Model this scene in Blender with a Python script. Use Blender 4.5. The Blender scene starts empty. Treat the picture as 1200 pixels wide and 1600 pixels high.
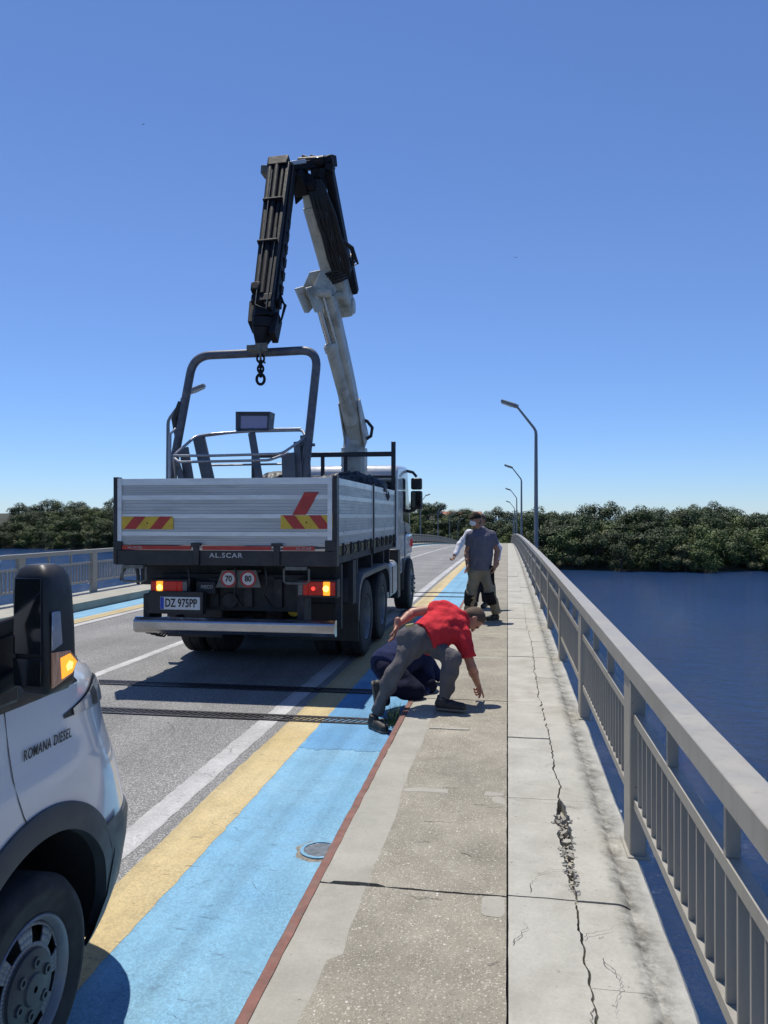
import bpy, math, random
import numpy as np
from mathutils import Vector, Matrix, noise as mnoise
SC = bpy.context.scene
COL = SC.collection
R = math.radians
# ---------------------------------------------------------------- camera, sky, sun, exposure
EYE = 1.70
F = 1202.0                       # focal length in photo pixels (1200 x 1600)
YAW = R(9.12)
CS, SN = math.cos(YAW), math.sin(YAW)
cam = bpy.data.cameras.new('camera'); camo = bpy.data.objects.new('camera', cam); COL.objects.link(camo)
cam.sensor_fit = 'VERTICAL'; cam.sensor_height = 36.0; cam.lens = F / 1600 * 36
cam.clip_start = 0.05; cam.clip_end = 6000
camo.location = (0, 0, EYE); camo.rotation_euler = (R(90.24), 0, YAW)
SC.camera = camo
SUNV = Vector((-0.19, 0.33, 1.0)).normalized()
elev = math.asin(SUNV.z); azim = math.atan2(SUNV.x, SUNV.y)
w = bpy.data.worlds.new('World'); SC.world = w; w.use_nodes = True
nt = w.node_tree; sky = nt.nodes.new('ShaderNodeTexSky'); sky.sky_type = 'NISHITA'; sky.sun_disc = False
sky.sun_elevation = elev; sky.sun_rotation = azim; sky.air_density = 1.25; sky.dust_density = 0.0; sky.ozone_density = 4.0
sky.altitude = 2600
tint = nt.nodes.new('ShaderNodeMix'); tint.data_type = 'RGBA'; tint.blend_type = 'MULTIPLY'; tint.inputs[0].default_value = 1.0
tint.inputs[7].default_value = (0.90, 0.955, 1.10, 1)
geo = nt.nodes.new('ShaderNodeTexCoord'); sep = nt.nodes.new('ShaderNodeSeparateXYZ'); nt.links.new(geo.outputs['Generated'], sep.inputs[0])
rp = nt.nodes.new('ShaderNodeValToRGB'); nt.links.new(sep.outputs[2], rp.inputs[0])
rp.color_ramp.elements[0].position = 0.0; rp.color_ramp.elements[0].color = (0.62, 0.80, 1.14, 1)
rp.color_ramp.elements[1].position = 0.30; rp.color_ramp.elements[1].color = (0.83, 0.925, 1.16, 1)
nt.links.new(rp.outputs[0], tint.inputs[7])
nt.links.new(sky.outputs[0], tint.inputs[6]); nt.links.new(tint.outputs[2], nt.nodes['Background'].inputs[0]); nt.nodes['Background'].inputs[1].default_value = 0.114
sl = bpy.data.lights.new('sun', 'SUN'); so = bpy.data.objects.new('sun', sl); COL.objects.link(so)
sl.energy = 5.0; sl.angle = R(0.53); sl.color = (1.0, 0.95, 0.86)
so.rotation_euler = (-SUNV).to_track_quat('-Z', 'Y').to_euler(); so.location = (-20, 40, 100)
SC.view_settings.view_transform = 'Standard'; SC.view_settings.look = 'None'
SC.view_settings.exposure = 0.0; SC.view_settings.gamma = 1.0
SC.cycles.max_bounces = 8
try: SC.cycles.use_denoising = True
except Exception: pass

# ---------------------------------------------------------------- helpers
HUMP = 1.9e-4
def gz(y): return -HUMP * y * y                    # the bridge is humped: deck height along its length
def at(px, py, Y):                                 # photo pixel -> point at distance Y along the bridge
    u = (px - 600) / F
    X = Y * (u * CS - SN) / (CS + u * SN)
    d = -X * SN + Y * CS
    return Vector((X, Y, EYE - (py - 805) / F * d))
def atX(px, py, X):
    u = (px - 600) / F
    Y = X * (CS + u * SN) / (u * CS - SN)
    d = -X * SN + Y * CS
    return Vector((X, Y, EYE - (py - 805) / F * d))
def P(px, py, d):                                  # photo pixel at depth d
    xc = (px - 600) / F * d
    return Vector((xc * CS - d * SN, xc * SN + d * CS, EYE - (py - 805) / F * d))

def tag(o, label=None, cat=None, group=None, kind=None):
    if label: o['label'] = label
    if cat: o['category'] = cat
    if group: o['group'] = group
    if kind: o['kind'] = kind
    return o
def empty(name, loc=(0, 0, 0), rz=0.0, label=None, cat=None, group=None):
    o = bpy.data.objects.new(name, None); COL.objects.link(o); o.empty_display_size = 0.2
    o.location = loc; o.rotation_euler = (0, 0, rz)
    return tag(o, label, cat, group)
def copy_tree(o, parent=None):
    c = o.copy(); COL.objects.link(c); c.parent = parent
    for ch in list(o.children): copy_tree(ch, c)
    return c

class MB:
    """collects geometry, builds ONE mesh object"""
    def __init__(s): s.v = []; s.f = []; s.m = []
    def add(s, vs, fs, m=0):
        b = len(s.v); s.v.extend([tuple(q) for q in vs])
        for f in fs: s.f.append([b + i for i in f]); s.m.append(m)
    def box(s, x0, x1, y0, y1, z0, z1, m=0):
        vs = [(x, y, z) for z in (z0, z1) for y in (y0, y1) for x in (x0, x1)]
        s.add(vs, [(0, 2, 3, 1), (4, 5, 7, 6), (0, 1, 5, 4), (2, 6, 7, 3), (0, 4, 6, 2), (1, 3, 7, 5)], m)
    def obox(s, c, sx, sy, sz, rot=None, m=0):
        rot = rot or Matrix.Identity(3); c = Vector(c)
        vs = [c + rot @ Vector((x * sx / 2, y * sy / 2, z * sz / 2)) for z in (-1, 1) for y in (-1, 1) for x in (-1, 1)]
        s.add(vs, [(0, 2, 3, 1), (4, 5, 7, 6), (0, 1, 5, 4), (2, 6, 7, 3), (0, 4, 6, 2), (1, 3, 7, 5)], m)
    def beam(s, p0, p1, w0, h0, up=(0, 0, 1), w1=None, h1=None, m=0, ch=0.0):
        """box section from p0 to p1; w across, h along up; ch chamfers the corners"""
        p0 = Vector(p0); p1 = Vector(p1); d = (p1 - p0).normalized(); up = Vector(up)
        sd = d.cross(up).normalized(); up = sd.cross(d).normalized()
        w1 = w0 if w1 is None else w1; h1 = h0 if h1 is None else h1
        vs = []
        for p, ww, hh in ((p0, w0, h0), (p1, w1, h1)):
            a, b = ww / 2, hh / 2; c = min(a, b) * ch
            if ch: pr = [(-a + c, -b), (a - c, -b), (a, -b + c), (a, b - c), (a - c, b), (-a + c, b), (-a, b - c), (-a, -b + c)]
            else: pr = [(-a, -b), (a, -b), (a, b), (-a, b)]
            vs += [p + sd * x + up * y for x, y in pr]
        n = len(vs) // 2
        fs = [(i, n + i, n + (i + 1) % n, (i + 1) % n) for i in range(n)] + [tuple(range(n)), tuple(range(2 * n - 1, n - 1, -1))]
        s.add(vs, fs, m)
    def tube(s, pts, r, n=10, m=0, closed=False):
        pts = [Vector(p) for p in pts]; N = len(pts); rr = r if isinstance(r, (list, tuple)) else [r] * N
        vs = []; u = None
        for i, p in enumerate(pts):
            if closed: d = (pts[(i + 1) % N] - pts[i - 1])
            else: d = pts[min(i + 1, N - 1)] - pts[max(i - 1, 0)]
            d.normalize()
            if u is None:
                u = d.orthogonal().normalized()
            else:
                u = (u - d * u.dot(d)).normalized()
            v = d.cross(u)
            vs += [p + (u * math.cos(2 * math.pi * k / n) + v * math.sin(2 * math.pi * k / n)) * rr[i] for k in range(n)]
        fs = []
        for i in range(N if closed else N - 1):
            j = (i + 1) % N
            for k in range(n):
                fs.append((i * n + k, i * n + (k + 1) % n, j * n + (k + 1) % n, j * n + k))
        if not closed: fs += [tuple(range(n - 1, -1, -1)), tuple(range((N - 1) * n, N * n))]
        s.add(vs, fs, m)
    def lathe(s, prof, c, axis=(1, 0, 0), n=32, m=0, cap=True):
        """prof: list of (radius, offset along axis)"""
        ax = Vector(axis).normalized(); u = ax.orthogonal().normalized(); v = ax.cross(u); c = Vector(c)
        vs = []
        for r, t in prof:
            vs += [c + ax * t + (u * math.cos(2 * math.pi * k / n) + v * math.sin(2 * math.pi * k / n)) * r for k in range(n)]
        fs = []
        for i in range(len(prof) - 1):
            for k in range(n):
                fs.append((i * n + k, i * n + (k + 1) % n, (i + 1) * n + (k + 1) % n, (i + 1) * n + k))
        if cap: fs += [tuple(range(n - 1, -1, -1)), tuple(range((len(prof) - 1) * n, len(prof) * n))]
        s.add(vs, fs, m)
    def prism(s, poly, fn0, fn1, m=0):
        """poly of 2D points; fn0 / fn1 map (a,b) to 3D for the two faces"""
        n = len(poly); vs = [fn0(a, b) for a, b in poly] + [fn1(a, b) for a, b in poly]
        fs = [tuple(range(n - 1, -1, -1)), tuple(range(n, 2 * n))] + [(i, (i + 1) % n, n + (i + 1) % n, n + i) for i in range(n)]
        s.add(vs, fs, m)
    def grid(s, rows, m=0, flip=False):
        nr, nc = len(rows), len(rows[0]); vs = [q for r in rows for q in r]; fs = []
        for i in range(nr - 1):
            for j in range(nc - 1):
                f = (i * nc + j, i * nc + j + 1, (i + 1) * nc + j + 1, (i + 1) * nc + j)
                fs.append(f[::-1] if flip else f)
        s.add(vs, fs, m)
    def build(s, name, mats, parent=None, smooth=None, bevel=0.0, seg=2, fix=True):
        me = bpy.data.meshes.new(name); me.from_pydata(s.v, [], s.f)
        if not isinstance(mats, (list, tuple)): mats = [mats]
        for mm in mats: me.materials.append(mm)
        if len(mats) > 1: me.polygons.foreach_set('material_index', s.m)
        if fix:
            import bmesh
            bm = bmesh.new(); bm.from_mesh(me); bmesh.ops.recalc_face_normals(bm, faces=bm.faces); bm.to_mesh(me); bm.free()
        me.update()
        if smooth is not None:
            me.polygons.foreach_set('use_smooth', [True] * len(me.polygons))
            if smooth < 180: me.set_sharp_from_angle(angle=R(smooth))
        o = bpy.data.objects.new(name, me); COL.objects.link(o)
        if parent is not None: o.parent = parent
        if bevel:
            b = o.modifiers.new('bevel', 'BEVEL'); b.width = bevel; b.segments = seg; b.limit_method = 'ANGLE'; b.angle_limit = R(40)
            b.harden_normals = False
            if smooth is None:
                me.polygons.foreach_set('use_smooth', [True] * len(me.polygons)); me.set_sharp_from_angle(angle=R(35))
        return o

def text_mesh(name, body, size, mat, parent, origin, xdir, ydir, align='CENTER', bold=0.0, sx=1.0, depth=0.0015, shear=0.0, spc=1.0):
    cu = bpy.data.curves.new(name, 'FONT'); cu.body = body; cu.size = size; cu.align_x = align; cu.align_y = 'CENTER'
    cu.space_character = spc; cu.offset = bold; cu.extrude = depth; cu.resolution_u = 3; cu.shear = shear
    t = bpy.data.objects.new(name, cu); COL.objects.link(t)
    bpy.context.view_layer.update()
    me = bpy.data.meshes.new_from_object(t.evaluated_get(bpy.context.evaluated_depsgraph_get()))
    bpy.data.objects.remove(t); bpy.data.curves.remove(cu)
    x = Vector(xdir).normalized(); y = Vector(ydir); y = (y - x * y.dot(x)).normalized(); z = x.cross(y)
    M4 = Matrix(((x.x * sx, y.x, z.x, origin[0]), (x.y * sx, y.y, z.y, origin[1]), (x.z * sx, y.z, z.z, origin[2]), (0, 0, 0, 1)))
    me.transform(M4); me.name = name
    me.materials.clear(); me.materials.append(mat)
    o = bpy.data.objects.new(name, me); COL.objects.link(o)
    if parent is not None: o.parent = parent
    return o

# ---------------------------------------------------------------- materials
class NT:
    def __init__(s, name):
        s.mat = bpy.data.materials.new(name); s.mat.use_nodes = True; s.t = s.mat.node_tree
        s.b = s.t.nodes['Principled BSDF']; s.co = None
    def n(s, typ, **kw):
        q = s.t.nodes.new(typ)
        for k, v in kw.items(): setattr(q, k, v)
        return q
    def link(s, a, b): s.t.links.new(a, b)
    def coord(s, sc=(1, 1, 1), kind='Object'):
        tc = s.n('ShaderNodeTexCoord'); mp = s.n('ShaderNodeMapping'); mp.inputs['Scale'].default_value = sc
        s.link(tc.outputs[kind], mp.inputs['Vector']); return mp.outputs[0]
    def noise(s, scale, detail=4, rough=0.55, vec=None, dist=0.0):
        q = s.n('ShaderNodeTexNoise'); q.inputs['Scale'].default_value = scale; q.inputs['Detail'].default_value = detail
        q.inputs['Roughness'].default_value = rough; q.inputs['Distortion'].default_value = dist
        s.link(vec if vec is not None else s.co, q.inputs['Vector']); return q.outputs['Fac']
    def voro(s, scale, feature='F1', out='Distance', vec=None, rnd=1.0):
        q = s.n('ShaderNodeTexVoronoi', feature=feature); q.inputs['Scale'].default_value = scale
        q.inputs['Randomness'].default_value = rnd
        s.link(vec if vec is not None else s.co, q.inputs['Vector']); return q.outputs[out]
    def ramp(s, fac, stops):
        q = s.n('ShaderNodeValToRGB'); cr = q.color_ramp
        while len(cr.elements) > len(stops): cr.elements.remove(cr.elements[-1])
        while len(cr.elements) < len(stops): cr.elements.new(0.5)
        for e, (p, c) in zip(cr.elements, stops):
            e.position = p; e.color = (c, c, c, 1) if isinstance(c, (int, float)) else (*c, 1)
        s.link(fac, q.inputs[0]); return q.outputs[0]
    def mix(s, fac, a, b, typ='MIX'):
        q = s.n('ShaderNodeMix', data_type='RGBA', blend_type=typ)
        for sock, val in ((q.inputs[0], fac), (q.inputs[6], a), (q.inputs[7], b)):
            if isinstance(val, (int, float)): sock.default_value = val
            elif isinstance(val, tuple): sock.default_value = (*val, 1)
            else: s.link(val, sock)
        return q.outputs[2]
    def math(s, op, a, b=0.0):
        q = s.n('ShaderNodeMath', operation=op)
        for sock, val in ((q.inputs[0], a), (q.inputs[1], b)):
            if isinstance(val, (int, float)): sock.default_value = val
            else: s.link(val, sock)
        return q.outputs[0]
    def bump(s, h, strength=0.3, dist=0.01, prev=None):
        q = s.n('ShaderNodeBump'); q.inputs['Strength'].default_value = strength; q.inputs['Distance'].default_value = dist
        s.link(h, q.inputs['Height'])
        if prev is not None: s.link(prev, q.inputs['Normal'])
        s.link(q.outputs[0], s.b.inputs['Normal']); return q.outputs[0]
    def base(s, c):
        if isinstance(c, tuple): s.b.inputs['Base Color'].default_value = (*c, 1)
        else: s.link(c, s.b.inputs['Base Color'])
    def rough(s, r):
        if isinstance(r, (int, float)): s.b.inputs['Roughness'].default_value = r
        else: s.link(r, s.b.inputs['Roughness'])

def mat(name, c, rough=0.6, metal=0.0, var=0.12, scale=6.0, bump=0.0, bscale=60.0, bdist=0.004, coat=0.0, emit=None, estr=1.0, dirt=None, dscale=3.0, damt=0.5, spec=0.5, trans=0.0, stretch=(1, 1, 1)):
    m = NT(name); m.co = m.coord(stretch)
    lo = tuple(max(0, x * (1 - var)) for x in c); hi = tuple(min(1, x * (1 + var)) for x in c)
    col = m.ramp(m.noise(scale, 5, 0.6), [(0.3, lo), (0.7, hi)])
    if dirt:
        f = m.ramp(m.noise(dscale, 6, 0.65, dist=0.4), [(0.48, 0.0), (0.72, damt)])
        col = m.mix(f, col, dirt)
    m.base(col)
    rr = m.ramp(m.noise(scale * 2.3, 4), [(0.3, max(0.02, rough - 0.08)), (0.7, min(1, rough + 0.08))]); m.rough(rr)
    m.b.inputs['Metallic'].default_value = metal; m.b.inputs['Coat Weight'].default_value = coat; m.b.inputs['Coat Roughness'].default_value = 0.05
    m.b.inputs['Specular IOR Level'].default_value = spec
    m.b.inputs['Transmission Weight'].default_value = trans
    if bump: m.bump(m.noise(bscale, 5), bump, bdist)
    if emit:
        m.b.inputs['Emission Color'].default_value = (*emit, 1); m.b.inputs['Emission Strength'].default_value = estr
    return m.mat

def m_asphalt():
    m = NT('asphalt'); m.co = m.coord()
    st = m.ramp(m.voro(85), [(0.0, 1.0), (0.42, 0.45), (0.62, 0.0)])
    cl = m.voro(85, out='Color')
    sp = m.ramp(cl, [(0.15, (0.26, 0.255, 0.24)), (0.6, (0.40, 0.39, 0.365)), (0.95, (0.64, 0.62, 0.58))])
    col = m.mix(st, (0.15, 0.148, 0.144), sp)
    patch = m.ramp(m.noise(0.7, 5, 0.6), [(0.35, 0.82), (0.7, 1.12)])
    lane = m.ramp(m.noise(1.2, 4, 0.6, vec=m.coord((1.6, 0.08, 1))), [(0.35, 0.85), (0.7, 1.1)])
    col = m.mix(1.0, col, m.mix(1.0, patch, lane, 'MULTIPLY'), 'MULTIPLY')
    m.base(col); m.rough(0.85); m.bump(st, 0.5, 0.004); return m.mat
def m_paint(name, c, c2, wear=0.5, lane=True, worn=(0.1, 0.1, 0.1)):
    m = NT(name); m.co = m.coord()
    big = m.ramp(m.noise(1.3, 5, 0.6), [(0.36, 0.0), (0.66, 1.0)])
    col = m.mix(big, c, c2)
    fine = m.noise(55, 4, 0.6)
    col = m.mix(1.0, col, m.ramp(fine, [(0.3, 0.84), (0.7, 1.08)]), 'MULTIPLY')
    st = m.voro(70, out='Distance'); stf = m.ramp(st, [(0.0, 1.0), (0.5, 0.0)])
    pit = m.math('MULTIPLY', m.ramp(m.voro(95), [(0.40, 0.0), (0.62, 1.0)]), m.ramp(m.noise(3.0, 5, 0.65), [(0.35, 0.25), (0.7, 0.85)]))
    col = m.mix(m.math('MULTIPLY', pit, 0.55), col, worn)
    # chips: holes in the paint between stones, clustered
    clus = m.ramp(m.noise(2.2, 6, 0.65, vec=m.coord((1.8, 0.5, 1))), [(0.45, 0.0), (0.75, wear)])
    chips = m.ramp(m.noise(48, 3, 0.7), [(0.60, 0.0), (0.66, 1.0)])
    chips2 = m.ramp(m.noise(14, 4, 0.75, vec=m.coord((0.5, 1.6, 1))), [(0.63, 0.0), (0.67, 0.9)])
    if lane:
        col = m.mix(1.0, col, m.ramp(m.noise(1.0, 4, 0.6, vec=m.coord((5.0, .10, 1))), [(0.34, 0.80), (0.60, 1.04)]), 'MULTIPLY')
        col = m.mix(m.ramp(m.noise(5.0, 6, 0.7), [(0.5, 0.0), (0.8, .35)]), col, worn)
    f = m.math('MINIMUM', m.math('ADD', m.math('MULTIPLY', clus, chips), m.math('MULTIPLY', chips2, wear)), 1.0)
    col = m.mix(f, col, worn)
    m.base(col); m.rough(0.75); m.bump(m.math('SUBTRACT', m.math('MULTIPLY', stf, 0.6), m.math('MULTIPLY', f, 0.8)), 0.45, 0.003); return m.mat
def m_aggregate():
    m = NT('exposed_aggregate'); m.co = m.coord()
    wv = m.n('ShaderNodeVectorMath', operation='ADD')
    nz = m.n('ShaderNodeTexNoise'); nz.inputs['Scale'].default_value = 90; m.link(m.co, nz.inputs['Vector'])
    sc = m.n('ShaderNodeVectorMath', operation='SCALE'); sc.inputs[3].default_value = 0.012; m.link(nz.outputs['Color'], sc.inputs[0])
    m.link(m.co, wv.inputs[0]); m.link(sc.outputs[0], wv.inputs[1]); vec = wv.outputs[0]
    d1 = m.voro(62, vec=vec); c1 = m.voro(62, out='Color', vec=vec)
    d2 = m.voro(130, vec=vec); c2 = m.voro(130, out='Color', vec=vec)
    peb = m.ramp(d1, [(0.30, 1.0), (0.42, 0.0)])
    sel = m.ramp(c1, [(0.42, 0.0), (0.50, 0.9)])
    pebf = m.math('MULTIPLY', peb, sel)
    pcol = m.ramp(m.voro(62, out='Color', vec=vec), [(0.5, (0.27, 0.245, 0.20)), (0.70, (0.39, 0.36, 0.295)), (0.88, (0.54, 0.51, 0.44)), (1.0, (0.72, 0.69, 0.62))])
    small = m.ramp(d2, [(0.25, 1.0), (0.45, 0.0)])
    scol = m.ramp(c2, [(0.25, (0.17, 0.15, 0.115)), (0.6, (0.37, 0.335, 0.265)), (0.9, (0.60, 0.56, 0.47))])
    base = m.ramp(m.noise(5, 6, 0.6), [(0.32, (0.22, 0.20, 0.155)), (0.68, (0.31, 0.285, 0.225))])
    col = m.mix(small, base, scol); col = m.mix(pebf, col, pcol)
    blot = m.ramp(m.noise(1.1, 6, 0.65), [(0.36, 0.8), (0.66, 1.1)])
    col = m.mix(1.0, col, blot, 'MULTIPLY')
    m.base(col); m.rough(0.85)
    m.bump(m.math('ADD', m.math('MULTIPLY', pebf, 1.0), m.math('MULTIPLY', small, 0.45)), 0.55, 0.004); return m.mat
def m_concrete(name, lo, hi, stain=(0.16, 0.15, 0.125), samt=0.6, edge=None):
    m = NT(name); m.co = m.coord()
    col = m.ramp(m.noise(3.0, 7, 0.65), [(0.3, lo), (0.7, hi)])
    col = m.mix(1.0, col, m.ramp(m.noise(70, 5, 0.7), [(0.3, 0.9), (0.7, 1.07)]), 'MULTIPLY')
    f = m.ramp(m.noise(1.7, 7, 0.7, dist=0.5), [(0.50, 0.0), (0.74, samt)])
    col = m.mix(f, col, stain)
    str_ = m.ramp(m.noise(7.0, 5, 0.7, vec=m.coord((0.35, 4.0, 1))), [(0.60, 0.0), (0.74, 0.4)])
    col = m.mix(str_, col, stain)
    pit = m.ramp(m.noise(34, 3, 0.7), [(0.66, 0.0), (0.72, 0.7)])
    col = m.mix(pit, col, tuple(x * 0.5 for x in stain))
    if edge:                                        # dark lichen / run-off line along the outer edge
        sx = m.n('ShaderNodeSeparateXYZ'); m.link(m.coord(), sx.inputs[0])
        x = m.math('ADD', sx.outputs[0], m.math('MULTIPLY', m.math('SUBTRACT', m.noise(6, 5, 0.7), 0.5), 0.14))
        band = m.ramp(m.math('MULTIPLY', m.math('SUBTRACT', x, edge[0]), 1.0 / (edge[1] - edge[0])), [(0.25, 0.0), (0.5, 1.0), (0.66, 0.7), (0.9, 0.08)])
        band = m.math('MULTIPLY', band, m.ramp(m.noise(11, 7, 0.75), [(0.36, 0.0), (0.6, 0.95)]))
        col = m.mix(band, col, (0.075, 0.07, 0.055))
    m.base(col); m.rough(0.88); m.bump(m.noise(45, 8, 0.72), 0.4, 0.005); return m.mat
def m_water():
    m = NT('sea_water'); m.co = m.coord()
    v = m.coord((1.0, 1.6, 1))
    h = m.math('ADD', m.math('MULTIPLY', m.noise(0.7, 4, 0.55, vec=v), 0.9), m.math('MULTIPLY', m.noise(2.6, 6, 0.65, vec=v), 0.60))
    wind = m.ramp(m.noise(0.035, 4, 0.6, vec=m.coord((1.0, 2.5, 1))), [(0.38, 0.65), (0.66, 1.0)])
    m.bump(m.math('MULTIPLY', h, wind), 0.62, 0.6)
    m.base(m.ramp(m.noise(0.02, 3), [(0.35, (0.012, 0.036, 0.098)), (0.7, (0.018, 0.048, 0.125))]))
    m.rough(0.08); m.b.inputs['IOR'].default_value = 1.33; return m.mat
def m_rail():
    m = NT('painted_rail_steel'); m.co = m.coord()
    col = m.ramp(m.noise(3, 5, 0.6), [(0.3, (0.295, 0.278, 0.236)), (0.7, (0.345, 0.326, 0.28))])
    st = m.ramp(m.noise(1.0, 6, 0.7, vec=m.coord((22, 22, 1.2))), [(0.5, 0.0), (0.75, 0.5)]); col = m.mix(st, col, (0.20, 0.175, 0.14))
    big = m.ramp(m.noise(1.1, 5, 0.65), [(0.48, 0.0), (0.75, 0.4)]); col = m.mix(big, col, (0.24, 0.215, 0.175))
    rs = m.math('MULTIPLY', m.ramp(m.noise(26, 5, 0.75), [(0.66, 0.0), (0.72, 1.0)]), m.ramp(m.noise(2.4, 4), [(0.48, 0.0), (0.62, 0.9)])); col = m.mix(rs, col, (0.16, 0.075, 0.04))
    m.base(col); m.rough(m.ramp(m.noise(6, 4), [(0.3, 0.38), (0.7, 0.58)])); m.bump(m.noise(90, 4), 0.15, 0.002); return m.mat
def m_leaf(name, lo, hi):
    m = NT(name); m.co = m.coord()
    oi = m.n('ShaderNodeObjectInfo')
    col = m.ramp(m.noise(0.9, 3), [(0.3, lo), (0.7, hi)])
    col = m.mix(1.0, col, m.ramp(oi.outputs['Random'], [(0.0, (0.7, 0.74, 0.7)), (0.5, (1.0, 1.0, 0.95)), (1.0, (1.3, 1.2, 1.0))]), 'MULTIPLY')
    m.base(col); m.rough(0.6); m.b.inputs['Specular IOR Level'].default_value = 0.3
    return m.mat
# ================================================================ SETTING
rnd = random.Random(7)
ROADZ = -0.17
Y0, Y1 = -9.0, 232.0
MAT = {}
MAT['asphalt'] = m_asphalt()
MAT['blue'] = m_paint('blue_paint', (0.155, 0.365, 0.53), (0.215, 0.43, 0.575), 0.75, worn=(0.085, 0.17, 0.25))
MAT['blue_fresh'] = m_paint('fresh_blue_paint', (0.10, 0.30, 0.53), (0.14, 0.345, 0.55), 0.6, worn=(0.05, 0.12, 0.2))
MAT['yellow'] = m_paint('yellow_paint', (0.52, 0.40, 0.185), (0.58, 0.47, 0.25), 0.8, worn=(0.20, 0.155, 0.085))
MAT['white'] = m_paint('white_paint', (0.43, 0.425, 0.41), (0.58, 0.575, 0.56), 1.0, worn=(0.17, 0.17, 0.165))
MAT['aggregate'] = m_aggregate()
MAT['slab'] = m_concrete('slab_concrete', (0.325, 0.315, 0.275), (0.44, 0.425, 0.375), (0.21, 0.195, 0.15), 0.5, edge=(0.38, 0.66))
MAT['kerbcon'] = m_concrete('kerb_concrete', (0.29, 0.278, 0.235), (0.385, 0.37, 0.315), (0.19, 0.175, 0.135), 0.45)
MAT['oldcon'] = m_concrete('old_concrete', (0.24, 0.23, 0.20), (0.40, 0.385, 0.34), (0.12, 0.115, 0.095), 0.6)
MAT['rust'] = mat('rusty_red_steel', (0.19, 0.085, 0.065), 0.8, 0.0, 0.3, 9, 0.5, 40, 0.004, dirt=(0.16, 0.12, 0.10), dscale=14, damt=0.7)
MAT['jointsteel'] = mat('joint_steel', (0.05, 0.05, 0.055), 0.55, 0.6, 0.3, 20, 0.4, 80)
MAT['railsteel'] = m_rail()
MAT['galv'] = mat('galvanised_steel', (0.30, 0.31, 0.32), 0.5, 0.5, 0.15, 4)
MAT['water'] = m_water()

def ys(y0, y1, st): 
    n = max(1, int(round((y1 - y0) / st))); return [y0 + (y1 - y0) * i / n for i in range(n + 1)]
def strip(name, x0, x1, z, material, y0=Y0, y1=Y1, st=2.0, depth=0.0, jit=0.0, wob=0.0, kind='structure', fine=None):
    """a sheet lying along the bridge (edges may be ragged)"""
    mb = MB(); yy = ys(y0, y1, st) if fine is None else ys(y0, min(fine, y1), 0.06) + (ys(fine, y1, st)[1:] if fine < y1 else [])
    def e(x, y, sgn):
        q = x
        if jit and y < 30: q += jit * (mnoise.noise(Vector((y * 9.0, x * 3.1, 0.3))) + 0.6 * mnoise.noise(Vector((y * 31.0, x * 5.1, 4.3))))
        if wob and y < 60: q += wob * mnoise.noise(Vector((y * 0.5, x * 1.3, 8.0)))
        return q
    rows = [[(e(x0, y, -1), y, z + gz(y)), (e(x1, y, 1), y, z + gz(y))] for y in yy]
    mb.grid(rows)
    if depth:
        mb.grid([[(r[0][0], r[0][1], r[0][2] - depth), r[0]] for r in rows]); mb.grid([[r[1], (r[1][0], r[1][1], r[1][2] - depth)] for r in rows])
    o = mb.build(name, material)
    if kind: o['kind'] = kind
    return o

WATERZ = -7.8
# road and its paint
strip('road', -8.37, -0.87, ROADZ, MAT['asphalt'])
strip('blue_lane', -1.67, -0.885, ROADZ + .0016, MAT['blue'], jit=.012, fine=16, wob=.02)
strip('yellow_line', -1.965, -1.665, ROADZ + .003, MAT['yellow'], jit=.011, fine=16, wob=.02)
strip('white_edge_line', -2.245, -2.065, ROADZ + .0018, MAT['white'], jit=.01, fine=16)
strip('centre_line', -4.86, -4.73, ROADZ + .0018, MAT['white'], jit=.01, fine=16)
strip('far_white_edge_line', -7.42, -7.25, ROADZ + .006, MAT['white'])
strip('far_yellow_line', -7.78, -7.47, ROADZ + .006, MAT['yellow'])
strip('far_blue_lane', -8.36, -7.785, ROADZ + .004, MAT['blue'])
mb = MB(); rows = []
for i in range(60):
    r = []
    for k in range(31):
        x = -1.655 + .765 * k / 30; y0_ = 6.02 + .12 * mnoise.noise(Vector((x * 5, 1, 0))) + .06 * mnoise.noise(Vector((x * 19, 1, 0))) + .03 * mnoise.noise(Vector((x * 60, 1, 0))); y = y0_ + (8.6 - y0_) * i / 59
        if k == 0: x += .03 * mnoise.noise(Vector((y * 9, 0, 2)))
        r.append((x, y, ROADZ + .0036 + gz(y)))
    rows.append(r)
mb.grid(rows); tag(mb.build('fresh_blue_patch', MAT['blue_fresh']), kind='structure')

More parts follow.
